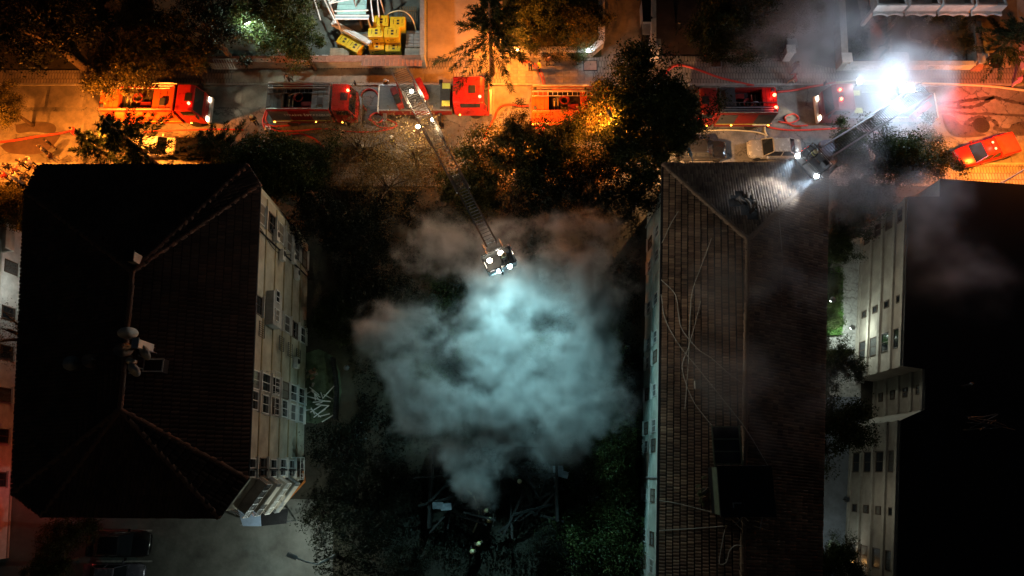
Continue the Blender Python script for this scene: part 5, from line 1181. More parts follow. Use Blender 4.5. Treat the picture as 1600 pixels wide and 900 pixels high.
# ---- ladder truck on the right with the floodlight
lt2, a2, tp2, d2, s2_, u2, hd2, inv2 = ladder_truck('floodlit ladder truck on the right with its ladder over the tiled roof', 1372, 163, PI, 10.2, (1424, 158), (1290, 238), 12.0, 2.4, [(3.9, .3, 1), (3.9, -.6, 1)], 1.0, True, 1.3, .95, 3, False, M('grey_deck_plate', (.22, .22, .22)))
ang2 = math.atan2(d2.y, d2.x)+PI/2
ctr2 = tp2+Vector((d2.x, d2.y, 0)).normalized()*1.15-Vector((0, 0, .6))
T2 = basket(lt2, ctr2, ang2, 2.0, 1.2, [(-.95, -.68, .7), (.95, -.68, .7)], None, m_flood, 0, None, 0)
for x in (-.95, .95):
    w = wpt(lt2, T2(x, -.9, .55)); light('SPOT', w, 850, (.66, .84, 1), r=.12, target=P(1180, 330, 9.0), spot=70, blend=.8)
mq = inv2(P(1416, 138, 7.0)); fm = MB().tube([(mq.x, mq.y, 1.5), mq], .06, 6); fm.build('lamp_mast', m_dark, lt2)
for k, (dx, dy) in enumerate(((-.3, -.18), (.3, -.18), (-.3, .18), (.3, .18))): MB().box(mq.x+dx, mq.y+dy, mq.z+.1, .5, .3, .16).build('floodlight', m_flood, lt2, bevel=.03)
w = P(1416, 138, 7.5); light('POINT', w, 4600, (.62, .82, 1), r=.3)
q = P(1343, 127, 3.4); cq_ = inv2(q); MB().box(cq_.x, cq_.y, cq_.z, .3, .4, .25).build('work_lamp', m_flood, lt2); MB().tube([(cq_.x, cq_.y, 1.4), cq_], .04, 5).build('lamp_bracket', m_dark, lt2); light('POINT', q+Vector((0, .3, .4)), 160, (.8, .95, .95), r=.15)
q = P(1276, 165, 1.0); light('SPOT', (q.x-.3, q.y-.5, 1.0), 420, (1, .8, .5), r=.1, target=(q.x-6, q.y-.6, 0), spot=60, blend=.6)
q = P(1466, 165, 2.0); light('SPOT', (q.x+.35, q.y+.6, 2.3), 7000, (1, .05, .07), r=.2, target=(q.x+5.5, q.y+.3, 0), spot=95, blend=.8); light('SPOT', (q.x-.2, q.y+1.9, 2.2), 90, (1, .05, .07), r=.2, target=(q.x-1.5, q.y+4.5, .5), spot=80, blend=.8)

# ---------------------------------------------------------------- cars
def rsec(x, w, z0, z1, rr=.12):
    return [(x, -w+rr, z0), (x, w-rr, z0), (x, w, z0+rr), (x, w*.99, (z0+z1)/2), (x, w*.95, z1-rr*.5), (x, w*.86, z1), (x, -w*.86, z1), (x, -w*.95, z1-rr*.5), (x, -w*.99, (z0+z1)/2), (x, -w, z0+rr)]
def car(label, u, v, rz, paint, L=4.5, W=1.78, kind='sedan', z=.014, beacon=False, group='cars parked along the street', cat='car', roofm=None):
    p = P(u, v, 1.3); r = thing('parked_car' if cat == 'car' else 'pickup_truck', label, cat, (p.x, p.y, z), rz, group); h = L/2; w = W/2
    bz = .86 if kind != 'pickup' else 1.0
    body = MB().loft([rsec(-h, w*.82, .45, bz*.85), rsec(-h+.12, w*.94, .32, bz*.98), rsec(-h+.6, w, .25, bz*1.03), rsec(-.2, w, .25, bz*1.02), rsec(h-1.3, w, .25, bz*.98), rsec(h-.45, w*.96, .3, bz*.9), rsec(h-.12, w*.86, .36, bz*.8), rsec(h, w*.7, .45, bz*.68)]).build('body', paint, r, smooth=True)
    if kind == 'sedan': gx = (-h+.55, -h+1.25, .35, h-1.25); 
    elif kind == 'hatch': gx = (-h+.12, -h+.55, .3, h-1.2)
    else: gx = (-.75, -.55, .75, 1.45)
    zt = 1.44 if kind != 'pickup' else 1.75
    lo, hi = w*.9, w*.72
    def ring(x0, x1, z, ww): return [(x0, -ww, z), (x1, -ww, z), (x1, ww, z), (x0, ww, z)]
    MB().hexa(ring(gx[0], gx[3], bz*.97, lo), ring(gx[1], gx[2], zt-.03, hi)).build('glasshouse', m_glass, r, bevel=.05)
    MB().hexa(ring(gx[1]-.06, gx[2]+.04, zt-.05, hi+.02), ring(gx[1]+.04, gx[2]-.06, zt+.025, hi-.06)).build('roof', roofm or paint, r, bevel=.03, smooth=False)
    for s in (-1, 1):
        for (a, b_) in (((gx[0], bz*.97), (gx[1], zt-.03)), ((gx[3], bz*.97), (gx[2], zt-.03)), (((gx[0]+gx[3])/2-.1, bz*.97), ((gx[1]+gx[2])/2-.1, zt-.03))):
            MB().tube([(a[0], s*(lo+.005), a[1]), (b_[0], s*(hi+.005), b_[1])], .045, 5).build('window_pillar', paint, r)
        MB().box(gx[3]-.35, s*(w+.1), bz+.05, .14, .22, .14).build('mirror', paint, r, bevel=.03)
        MB().box(h-.16, s*w*.62, bz*.72, .2, .34, .13).build('headlight', m_chrome, r, bevel=.03); MB().box(-h+.1, s*w*.7, bz*.82, .16, .3, .13).build('tail_light', m_reddk, r, bevel=.03)
        MB().box((gx[0]+gx[3])/2, s*(w+.004), bz*.72, .22, .02, .04).build('door_handle', m_chrome, r)
    if kind == 'pickup':
        bd = MB(); x0, x1 = -h+.12, -.85
        for s in (-1, 1): bd.box((x0+x1)/2, s*(w-.06), bz+.12, x1-x0, .09, .3)
        bd.box(x0, 0, bz+.12, .08, W-.14, .3); bd.box(x1, 0, bz+.12, .08, W-.14, .3); bd.build('bed_side', paint, r, bevel=.02)
        MB().box((x0+x1)/2, 0, bz+.27, x1-x0-.1, W-.24, .05).build('bed_cover', M('dark_red_cover', (.25, .035, .02), .5, var=.25, scale=3), r)
    wheels(r, (h-.85, -h+.85), w-.1, .32, .2)
    if beacon:
        for y in (-.3, .3): MB().lathe([(.1, 0), (.1, .1), (.05, .14), (0, .14)], (-.05, y, zt+.02), 10).build('beacon', m_beacon, r)
        MB().box(-.05, 0, zt+.06, .2, .9, .08).build('light_bar', m_reddk, r); light('POINT', wpt(r, (-.1, 0, zt+.6)), 60, (1, .06, .04), r=.1)
    return r
car('red fire service pickup with lit roof bar parked askew at the right edge', 1546, 232, PI+.27, m_red, 5.5, 1.95, 'pickup', beacon=True, cat='pickup truck')
car('champagne sedan parked beside the red fire engine', 1214, 227, PI, m_cream, 4.7, 1.8, 'sedan')
car('dark car with red lit bonnet parked left of the champagne sedan', 1100, 229, 0, m_blackcar, 4.3, 1.75, 'hatch')
car('dark estate car with white roof edge under the low conifer', 306, 226, 0, m_blackcar, 4.4, 1.78, 'hatch')
car('white car mostly hidden under the black spiky conifer', 240, 224, 0, m_white, 4.3, 1.75, 'sedan')
car('dark car with pale windscreen edge under the dark trees', 430, 228, 0, m_blackcar, 4.4, 1.78, 'sedan')
car('grey car under the smoky tree below the floodlit truck', 1325, 227, PI, m_greycar, 4.3, 1.75, 'hatch')
car('shiny black car in the car park under the hip roof', 178, 852, 0, m_blackcar, 4.8, 1.85, 'sedan', group='cars in the car park')
car('grey car cut by the bottom edge of the car park', 170, 902, 0, m_greycar, 4.6, 1.8, 'sedan', group='cars in the car park')
# ================================================================== STREET LAMPS
m_sodium = M('lit_sodium_lens', (1, .5, .1), .3, var=0, emit=(1, .42, .08), es=60)
m_ledlens = M('lit_white_lens', (1, 1, 1), .3, var=0, emit=(.85, 1, .88), es=60)
m_warmlens = M('lit_warm_globe', (1, .9, .6), .3, var=0, emit=(1, .75, .3), es=30)
SOD = (1, .245, .022)
def street_lamp(u, v, h, off, label, power, col, lens, r=.15, cut=0):
    p = P(u, v, h); bx, by = off; root = thing('street_lamp', label, 'street lamp', (p.x+bx, p.y+by, 0), 0, 'street lamps')
    MB().lathe([(.16, 0), (.14, .9), (.09, 1.0), (.06, h-.2), (.05, h)], n=10).build('pole', m_greym, root)
    MB().tube(catmull([(0, 0, h-.3), (-bx*.4, -by*.4, h+.25), (-bx, -by, h+.3)], 4), .045, 6).build('arm', m_greym, root)
    a = math.atan2(-by, -bx); MB().box(-bx, -by, h+.28, .75, .3, .14, a).build('lamp_head', m_greym, root, bevel=.04)
    MB().box(-bx, -by, h+.18, .55, .22, .06, a).build('lens', lens, root)
    if cut: light('SPOT', (p.x, p.y, h+.1), power, col, r=r, target=(p.x, p.y, 0), spot=cut, blend=.25)
    else: light('POINT', (p.x, p.y, h-.05), power, col, r=r)
street_lamp(-42, 214, 6.0, (.3, -1.4), 'sodium street lamp beyond the left picture edge', 9000, SOD, m_sodium, cut=160)
street_lamp(170, 196, 4.6, (.3, -1.4), 'sodium street lamp hidden under the black spiky conifer', 12000, SOD, m_sodium)
street_lamp(952, 180, 6.6, (.6, -1.6), 'sodium street lamp glowing inside the orange lit tree', 10000, SOD, m_sodium)
street_lamp(812, 202, 5.4, (.3, -1.2), 'sodium street lamp under the small olive tree', 10000, SOD, m_sodium, cut=160)
light('POINT', P(1640, 205, 7.4), 3000, SOD, r=.15)  # extra uncut light, added to brighten the tiled roof's right slope
street_lamp(1640, 205, 7.0, (.3, -1.6), 'sodium street lamp beyond the red pickup', 12000, SOD, m_sodium, cut=158)
street_lamp(1076, 240, 4.6, (.3, -1.0), 'warm street lamp between the dark car and the tiled roof', 7000, (1, .5, .2), m_sodium, cut=160)
street_lamp(778, 62, 4.8, (.2, 1.2), 'sodium lamp under the tall conifer of the bare yard', 7000, SOD, m_sodium)
street_lamp(388, 36, 6.6, (.9, .5), 'greenish white lamp shining inside the dark tree', 1500, (.75, 1, .82), m_ledlens)
street_lamp(528, -22, 7.2, (.5, 1.2), 'white yard lamp behind the steel canopy', 1300, (.9, 1, .93), m_ledlens)
street_lamp(458, 868, 5.5, (1.6, -.6), 'dim lamp post standing in the car park', 900, (.85, .97, .85), M('dim_lens', (.8, .8, .7), .3, var=0, emit=(.9, .95, .75), es=.6))
def wall_lamp(p, label, power, col, lens, d=(0, 0), name='wall_lamp', hood=False):
    root = thing(name, label, 'wall lamp', p, 0, 'small lamps on walls'); MB().lathe([(.0, -.14), (.1, -.12), (.13, 0), (.1, .1), (0, .12)], n=10).build('globe', lens, root)
    MB().tube([(0, 0, .1), (0, 0, .22), (d[0], d[1], .24)], .025, 5).build('bracket', m_dark, root)
    if hood: MB().lathe([(.22, .14), (.17, .2), (.05, .25), (0, .25)], n=12).build('hood', m_greym, root)  # hood added to screen the bright globe from above
    light('POINT', (p[0]+d[0]*-.5, p[1]+d[1]*-.5, p[2]+(-.3 if hood else .3)), power, col, r=.12)
wall_lamp(P(919, 79, 1.5), 'bright white lamp on the chamfered garden wall corner', 70, (.8, .95, 1), m_flood)
wall_lamp(P(808, 79, 2.4), 'warm globe lamp behind the garden wall', 55, (1, .75, .35), m_warmlens)
q = P(1333, 512, 2.4); wall_lamp((q.x-.1, q.y, 2.4), 'cool lamp low on the ribbed facade over the courtyard', 270, (.82, 1, .92), m_ledlens, (.25, 0), hood=True)
q = P(36, 440, 2.6); wall_lamp((q.x+.3, q.y, 2.6), 'white lamp in the narrow gap beside the left building', 110, (.9, 1, .95), m_ledlens, (-.3, 0), hood=True)
q = P(30, 770, 2.0); wall_lamp((q.x+1.6, q.y+.6, 2.0), 'red lamp low in the passage beside the left building', 110, (1, .07, .05), m_tail, (.3, 0), hood=True)
q = P(1300, 850, 2.0); wall_lamp((q.x, q.y, 2.2), 'faint bluish lamp low in the right alley', 10, (.6, .8, 1), m_ledlens, (-.3, 0), hood=True)
q = P(1288, 470, 7.0); wall_lamp((RE[2].x-.05, q.y, 7.2), 'added warm white lamp hidden under the right eave of the tiled building', 210, (1, .9, .74), m_ledlens, (-.3, 0), hood=True)  # no lamp known here; added to brighten the far right facade
q = P(1288, 780, 6.0); wall_lamp((RE[2].x-.35, q.y, 6.2), 'added weak lamp hidden under the lower right eave of the tiled building', 22, (1, .72, .5), m_ledlens, (-.3, 0), hood=True)  # added out of view to lift the facade's lower block
q = P(542, 575, 3.2); wall_lamp((q.x, q.y, 3.2), 'added green tinted lamp beside the debris yard', 30, (.8, 1, .6), M('dim_green_lens', (.5, .6, .4), .3, var=0, emit=(.8, 1, .6), es=.5), (0, .2), 'added_garden_lamp', hood=True)  # invented lamp, put in to help light the beige facade
q = P(524, 610, 0); MB().tube(catmull([P(523, 560, .6), P(527, 600, .6), P(526, 652, .6)], 5), .12, 6)
r = thing('garden_wall_stub', 'dark curved kerb wall at the edge of the debris yard', 'wall', P(525, 600, 0)); c = catmull([P(522, 560), P(528, 605), P(526, 655)], 6)
for i in range(len(c)-1): d = c[i+1]-c[i]; m_ = (c[i]+c[i+1])/2-r.location; MB().box(m_.x, m_.y, .4, d.length-.02, .22, .8, math.atan2(d.y, d.x)).build('block', m_dark, r)
# ================================================================== PEOPLE
import bmesh
JR = dict(pelvis=.15, spine=.15, chest=.165, neck=.06, head=.1, crownv=.075, sh=.072, el=.05, wr=.036, ha=.04, hip=.1, kn=.075, an=.05, toe=.045)
def skel(pose):
    J = dict(pelvis=(0, 0, .95), spine=(0, 0, 1.18), chest=(0, .01, 1.38), neck=(0, .02, 1.5), head=(0, .03, 1.61), crownv=(0, .03, 1.72))
    for s, k in ((-1, 'l'), (1, 'r')):
        J['sh'+k] = (s*.2, 0, 1.42); J['hip'+k] = (s*.1, 0, .9)
        J['el'+k] = (s*.27, -.04, 1.14); J['wr'+k] = (s*.27, .1, .93); J['ha'+k] = (s*.26, .15, .84)
        J['kn'+k] = (s*.11, .03, .5); J['an'+k] = (s*.12, 0, .09); J['toe'+k] = (s*.13, .17, .04)
    if pose == 'walk':
        J.update(knl=(-.1, .26, .54), anl=(-.1, .3, .12), toel=(-.1, .46, .06), knr=(.1, -.06, .5), anr=(.11, -.34, .16), toer=(.12, -.2, .05), ell=(-.25, -.2, 1.18), wrl=(-.24, -.22, .96), hal=(-.23, -.2, .87), elr=(.26, .15, 1.18), wrr=(.22, .36, 1.08), har=(.2, .44, 1.05))
    if pose == 'reach':
        J.update(ell=(-.24, .24, 1.28), wrl=(-.18, .48, 1.24), hal=(-.15, .57, 1.22), elr=(.24, .24, 1.26), wrr=(.18, .48, 1.2), har=(.14, .57, 1.18), chest=(0, .08, 1.37), neck=(0, .12, 1.48), head=(0, .16, 1.58), crownv=(0, .17, 1.69))
        J['shl'] = (-.2, .06, 1.41); J['shr'] = (.2, .06, 1.41)
    if pose == 'look':   # head thrown back, hand on brow
        J.update(head=(0, -.0, 1.61), crownv=(0, -.06, 1.7), elr=(.34, .14, 1.42), wrr=(.2, .2, 1.62), har=(.1, .18, 1.66), knl=(-.13, .06, .5), anl=(-.18, .05, .09), toel=(-.22, .2, .04))
    return J
ED = [('pelvis', 'spine'), ('spine', 'chest'), ('chest', 'neck'), ('neck', 'head'), ('head', 'crownv')]
for k in 'lr': ED += [('chest', 'sh'+k), ('sh'+k, 'el'+k), ('el'+k, 'wr'+k), ('wr'+k, 'ha'+k), ('pelvis', 'hip'+k), ('hip'+k, 'kn'+k), ('kn'+k, 'an'+k), ('an'+k, 'toe'+k)]
POSE = {}
for pose in ('stand', 'walk', 'reach', 'look'):
    J = skel(pose); names = list(J); bm = bmesh.new(); lay = bm.verts.layers.skin.verify(); vs = {}
    for nme in names:
        vtx = bm.verts.new(J[nme]); rr = JR.get(nme) or JR.get(nme[:-1]); vtx[lay].radius = (rr*(1.15 if nme in ('pelvis', 'spine', 'chest') else 1), rr*(.8 if nme in ('pelvis', 'spine', 'chest') else 1)); vtx[lay].use_root = (nme == 'pelvis'); vs[nme] = vtx
    for a, b in ED: bm.edges.new((vs[a], vs[b]))
    me = bpy.data.meshes.new('body'); bm.to_mesh(me); bm.free(); o = bpy.data.objects.new('tmp', me); C.objects.link(o)
    o.modifiers.new('skin', 'SKIN'); sb = o.modifiers.new('sub', 'SUBSURF'); sb.levels = 1; sb.render_levels = 1
    bpy.context.view_layer.update(); em = bpy.data.meshes.new_from_object(o.evaluated_get(bpy.context.evaluated_depsgraph_get())); bpy.data.objects.remove(o)
    mi = []
    for pg in em.polygons:
        c = pg.center; near = min(names, key=lambda n_: (Vector(J[n_])-c).length)
        b_ = near[:-1] if near[-1] in 'lr' and near[:-1] in JR else near
        mi.append(2 if b_ in ('head', 'crownv', 'neck', 'ha') else (1 if b_ in ('hip', 'kn') or (b_ == 'pelvis' and c.z < .98) else (3 if b_ in ('an', 'toe') and c.z < .16 else (1 if b_ == 'an' else 0))))
    while len(em.materials) < 4: em.materials.append(m_dark)
    em.polygons.foreach_set('material_index', mi); em.polygons.foreach_set('use_smooth', [True]*len(em.polygons)); POSE[pose] = (em, J)
SKIN = [M('skin_tone_a', (.42, .27, .19), .6, var=.1, scale=8), M('skin_tone_b', (.3, .18, .12), .6, var=.1, scale=8)]
def cloth(n, c): return M('cloth_'+n, c, .9, var=.3, scale=7, bump=.2)
CL = dict(black=cloth('black', (.02, .02, .022)), navy=cloth('navy', (.02, .03, .07)), beige=cloth('beige', (.42, .35, .26)), grey=cloth('grey', (.16, .16, .17)), white=cloth('white', (.6, .58, .55)), red=cloth('red', (.38, .03, .03)), brown=cloth('brown', (.13, .075, .04)), yellow=cloth('yellow', (.62, .45, .03)), jeans=cloth('jeans', (.05, .08, .14)), pink=cloth('pink', (.5, .2, .2)), fire=cloth('turnout', (.05, .045, .035)))
m_helm = M('pale_yellow_helmet', (.7, .65, .4), .3, var=.1, scale=6); m_helw = M('white_helmet', (.75, .75, .72), .3, var=.1, scale=6); m_hair = M('dark_hair', (.02, .014, .01), .7, var=.3, scale=10)
def person(u, v, az, pose, top, legs, label, head='hair', z=.014, h_at=1.4, group='people watching and firefighters', sc=1.0, at=None):
    p = at if at is not None else P(u, v, h_at+z); r = thing('person', label, 'person', (p[0], p[1], z), az, group); em, J = POSE[pose]; me = em.copy()
    for i, m_ in enumerate((CL[top], CL[legs], random.choice(SKIN), m_black)): me.materials[i] = m_
    b = piece('body', me, r, (0, 0, 0), (0, 0, 0), (sc, sc, sc)); hd = Vector(J['head'])*sc; up = (Vector(J['crownv'])-Vector(J['head'])).normalized()
    if head == 'hair':
        mb = MB().lathe([(.098, -.02), (.108, .03), (.095, .085), (.055, .12), (0, .13)], n=12)
    else:
        mb = MB().lathe([(.17, -.0), (.16, .02), (.125, .04), (.122, .1), (.08, .155), (0, .175)], n=14); mb.box(0, -.03, .12, .03, .24, .1)
    q = up.to_track_quat('Z', 'Y').to_matrix(); mb.v = [tuple(q@Vector(x)+hd+Vector((0, -.015, .02))) for x in mb.v]
    mb.build('hair' if head == 'hair' else 'helmet', {'hair': m_hair, 'helm': m_helm, 'helw': m_helw}[head], r, smooth=True)
    if top in ('fire', 'yellow'):
        rb_ = MB().tube([(.17*sc*math.cos(2*PI*i/10)*1.15, .135*sc*math.sin(2*PI*i/10), 1.08*sc) for i in range(11)], .025, 4); rb_.build('reflective_band', m_vis, r)
    return r
crowd = [(72, 220, 2.5, 'stand', 'black', 'brown', 'onlooker in black with brown trousers, topmost of the crowd by the left building'), (64, 231, 1.9, 'look', 'grey', 'black', 'onlooker in grey with a pale bag, second from the top of the crowd'), (76, 242, 1.4, 'stand', 'brown', 'grey', 'onlooker in brown jacket beside the roof corner'),
 (29, 252, 1.2, 'stand', 'beige', 'jeans', 'onlooker in pale beige at the front of the lower crowd'), (43, 251, .9, 'look', 'white', 'black', 'onlooker in white shirt beside the beige one'), (51, 261, 2.2, 'stand', 'brown', 'black', 'onlooker in brown under the roof corner'), (20, 263, .5, 'walk', 'pink', 'black', 'onlooker in pink walking left through the lower crowd'), (8, 258, .8, 'stand', 'black', 'black', 'onlooker in all black at the left end of the crowd'), (31, 273, 1.6, 'stand', 'grey', 'brown', 'onlooker in grey near the grass edge'), (18, 276, .3, 'reach', 'white', 'jeans', 'onlooker in white leaning forward near the grass edge'), (3, 272, 1.2, 'stand', 'red', 'black', 'onlooker in red at the left picture edge'), (41, 274, 2.0, 'look', 'black', 'grey', 'onlooker in black beside the roof edge, lowest of the crowd')]
for a in crowd: person(*a, group='onlookers at the left')
person(112, 202, .9, 'walk', 'red', 'black', 'person in red at the end of the red hose by the conifer')
person(448, 119, -.9, 'walk', 'black', 'black', 'person in black walking behind the striped fire engine')
person(394, 184, .4, 'stand', 'fire', 'fire', 'firefighter with pale helmet standing left behind the striped engine', 'helm')
person(418, 204, .2, 'reach', 'white', 'grey', 'helper in white handling hoses by the dark tree', 'helw')
person(530, 202, 2.4, 'walk', 'beige', 'beige', 'person in beige walking below the striped fire engine')
person(558, 222, 1.2, 'stand', 'fire', 'fire', 'firefighter with white helmet under the bare brown tree', 'helw')
person(568, 230, 2.6, 'stand', 'fire', 'fire', 'second firefighter with white helmet under the bare brown tree', 'helw')
person(612, 216, 4.0, 'stand', 'fire', 'fire', 'firefighter under the ladder lamp beside the brown tree', 'helw')
person(602, 128, 4.2, 'stand', 'fire', 'fire', 'operator beside the turntable of the middle ladder truck', 'helw')
person(829, 97, 3.4, 'reach', 'navy', 'black', 'helper in navy bending over the hoses by the garden wall')
person(843, 98, 1.8, 'stand', 'yellow', 'black', 'person in yellow jacket by the garden wall', 'hair')
person(857, 90, .4, 'stand', 'brown', 'black', 'person in brown beside the yellow jacket')
person(1017, 31, .3, 'stand', 'black', 'black', 'left of the two dim people on the dark driveway')
person(1061, 37, -.5, 'walk', 'black', 'black', 'right dim person on the dark driveway with pale shoes')
person(1246, 99, 2.3, 'walk', 'navy', 'jeans', 'person in navy leaving the entrance drive')
person(1244, 118, 1.3, 'walk', 'red', 'beige', 'person in dark red walking on the pavement near the entrance')
person(1390, 60, 4.4, 'walk', 'black', 'black', 'person in black hurrying down the brick path', 'hair')
person(1386, 76, 3.8, 'stand', 'navy', 'black', 'darker person standing behind the arched gate')
person(1597, 122, 1.2, 'stand', 'pink', 'beige', 'person in pink at the right picture edge')
person(760, 798, .2, 'stand', 'fire', 'fire', 'firefighter with yellow helmet directly below the smoke', 'helm')
person(764, 814, -.3, 'reach', 'fire', 'fire', 'firefighter with yellow helmet holding the hose below the hut', 'helm')
person(748, 850, .4, 'stand', 'fire', 'fire', 'firefighter with yellow helmet in the dark, third down', 'helm')
person(738, 862, .1, 'walk', 'fire', 'fire', 'lowest firefighter with yellow helmet in the dark', 'helm')
person(812, 752, 1.8, 'stand', 'fire', 'fire', 'firefighter standing at the right part of the hut', 'helm')
w = wpt(lt1, T1(.3, .05, .05)); person(0, 0, ang1+PI, 'reach', 'fire', 'fire', 'firefighter aiming the monitor in the basket over the smoke', 'helm', z=w.z, at=w, sc=.98)
w = wpt(lt2, T2(-.35, .1, .05)); person(0, 0, math.atan2(-.6, -.8)+PI/2+PI, 'reach', 'fire', 'fire', 'firefighter in the basket above the tiled roof corner', 'helm', z=w.z, at=w, sc=.98)
# ================================================================== HOSES
m_hred = M('red_hose', (.5, .05, .035), .5, var=.2, scale=6); m_hyel = M('pale_hose', (.55, .48, .3), .6, var=.2, scale=6)
def hose(pts, label, r=.06, mat=m_hred, z=.1):
    r *= 1.45
    q = [P(u, v, z if not isinstance(z, (list, tuple)) else z[i]) for i, (u, v) in enumerate(pts)]
    o = MB().tube(catmull(q, 7), r, 6).build('fire_hose', mat, loc=q[0], smooth=True); tag(o, label, 'hose', 'fire hoses on the street')
hose([(-20, 226), (0, 222), (25, 219), (60, 213), (95, 208), (112, 204)], 'red hose running in from the left past the crowd', .07)
hose([(225, 206), (260, 204), (300, 203), (345, 202), (380, 203)], 'thin red hose below the orange lit fire engine', .05)
hose([(420, 165), (414, 178), (411, 192), (418, 206), (426, 210)], 'red hose dropping from the rear of the striped engine', .06)
hose([(422, 168), (416, 182), (418, 193), (428, 197), (450, 196), (468, 192), (476, 186)], 'red hose curling below the striped engine to its pump', .06)
hose([(412, 193), (432, 204), (470, 204), (505, 201), (540, 205), (580, 206), (610, 201), (620, 194), (604, 186)], 'long red hose from the striped engine towards the ladder truck', .05)
hose([(448, 211), (468, 209), (485, 214), (498, 222), (508, 232)], 'red hose bending down into the bare brown trees', .06)
hose([(572, 172), (564, 160), (566, 145), (577, 139), (588, 144), (594, 158), (596, 172)], 'red hose loop between striped engine and ladder truck', .06)
hose([(756, 216), (764, 200), (772, 184), (780, 168), (795, 163), (820, 166), (838, 160), (842, 154)], 'red hose arching from the ladder truck cab to the orange engine', .06)
hose([(812, 96), (828, 100), (840, 110), (846, 121), (849, 133)], 'red hose from the garden wall to the orange engine', .055); hose([(818, 95), (834, 99), (845, 111), (850, 122), (852, 134)], 'twin red hose right of the other at the garden wall', .05)
hose([(1038, 122), (1046, 108), (1062, 102), (1090, 109), (1120, 120), (1150, 128), (1178, 134)], 'thick red hose over the pavement to the red engine', .085)
hose([(1212, 144), (1240, 141), (1270, 135), (1305, 129)], 'red hose between red engine and floodlit truck', .08)
hose([(1305, 129), (1340, 127), (1400, 128), (1440, 130), (1500, 132), (1550, 135), (1600, 141), (1660, 146)], 'pale yellow hose along the kerb to the right edge', .08, m_hyel)
hose([(1196, 196), (1208, 200), (1230, 203), (1260, 203), (1300, 201), (1330, 201), (1362, 205), (1388, 216)], 'red hose past the champagne sedan under the floodlit truck', .06)
hose([(1195, 196), (1195, 204), (1198, 211)], 'short pale hose beside the red engine rear', .06, m_hyel)
hose([(575, 186), (590, 192), (600, 183), (588, 176), (578, 184), (592, 198), (612, 200)], 'tangled red hose between striped engine and ladder deck', .05)
hose([(1216, 190), (1235, 192), (1248, 186), (1240, 178), (1226, 184), (1238, 196), (1262, 196)], 'tangled red hose behind the red engine', .05)
hose([(836, 200), (846, 197), (852, 190), (848, 204), (838, 214)], 'short red hose tangle behind the orange engine', .07)
hose([(730, 766), (741, 777), (748, 795), (746, 815), (739, 832)], 'pale curved hose in the dark below the hut', .045, m_hyel, .5)
hose([(1100, 204), (1140, 203), (1180, 206), (1200, 212)], 'pale flat hose along the parked cars', .05, m_hyel)
hose([(600, 27), (612, 19), (628, 17), (640, 24), (647, 36), (650, 48)], 'thin yellow cable arching beside the yellow packages', .035, m_hyel, [1.5, 2.6, 3.0, 2.8, 2.0, .8])
# ================================================================== BUILDING YARD
m_pack = M('yellow_shrink_wrap', (.62, .46, .02), .3, var=.15, scale=3, bump=.15, spec=.5); m_print = M('black_print', (.02, .02, .02), .5, var=0)
def package(u, v, z, label, sx=1.42, sy=1.15, sz=.95, rz=0.0, tilt=0.0):
    p = P(u, v, z+sz); r = thing('yellow_package', label, 'package', (p.x, p.y, z), rz, 'yellow wrapped pallets in the building yard')
    if tilt: r.rotation_euler = (tilt, 0, rz)
    MB().box(0, 0, .06, sx*.95, sy*.95, .1).build('pallet', m_wood, r)
    MB().box(0, 0, .12+(sz-.12)/2, sx, sy, sz-.12, top=.97).build('wrapped_load', m_pack, r, bevel=.06, segs=3)
    for (x, y, a, b_) in ((.05, .12, .24, .2), (.05, -.18, .24, .2), (-.35, .0, .05, .5), (.42, .05, .05, .4), (-.15, .38, .4, .04)): MB().box(x, y, sz+.004, a, b_, .004).build('print', m_print, r)
    for (x, z_, a, b_) in ((0, sz*.62, .36, .13), (.0, sz*.35, .6, .06), (-.4, sz*.5, .1, .2)): MB().box(x, -sy/2*.99-.004, z_, a, .006, b_, rx=.02).build('print', m_print, r)
package(595, 32, 1.0, 'yellow wrapped pallet at the back left of the stack'); package(621, 34, 1.0, 'yellow wrapped pallet at the back right with shadow over it')
package(587, 49, 1.0, 'yellow wrapped pallet on top in the middle left'); package(612, 50, 1.0, 'yellow wrapped pallet on top in the middle right')
package(596, 33, .02, 'lower yellow pallet under the back left one', sx=1.4); package(622, 35, .02, 'lower yellow pallet under the back right one', sx=1.4)
package(588, 50, .02, 'lower yellow pallet under the middle left one', sx=1.4, sy=1.1); package(613, 51, .02, 'lower yellow pallet under the middle right one', sx=1.4, sy=1.1)
package(588, 70, .02, 'front left yellow pallet nearest the wall', sx=1.45, sy=.95); package(614, 73, .02, 'front right yellow pallet nearest the wall', sx=1.45, sy=.95)
package(538, 62, .02, 'crooked yellow pallet at the left under the white profiles', rz=-.5, sx=1.25, sy=1.1); package(554, 71, .02, 'crooked yellow pallet in front of the white profiles', rz=-.55, sx=1.3, sy=1.15)
a, b = P(521, 36, 1.45), P(579, 69, 1.3); r = thing('profile_bundle', 'bundle of long white profiles lying across the crooked pallets', 'profiles', (a+b)/2, math.atan2(b.y-a.y, b.x-a.x)); Lb = (b-a).length
pf = MB().box(0, 0, 0, Lb, .15, .12).box(0, .06, .08, Lb, .03, .06).box(0, -.06, .08, Lb, .03, .06).mesh('profile', m_white)
for j in range(3): piece('profile', pf, r, (random.uniform(-.06, .06), -.22+.2*j, .07), (0, 0, random.uniform(-.01, .01)))
for j in range(2): piece('profile', pf, r, (random.uniform(-.06, .06), -.2+.19*j, .22), (0, 0, random.uniform(-.01, .01)))
MB().box(Lb/2-.1, 0, .12, .35, .3, .3).build('end_clamp', m_metal, r)
r = thing('board_stack', 'stack of pale wooden boards beside the reddish coping wall', 'boards', P(530, 86, .5)-Vector((0, 0, .5))); bd = MB().box(0, 0, 0, 1.7, .14, .1).mesh('board', M('pale_board', (.42, .34, .24), .8, var=.3, scale=5))
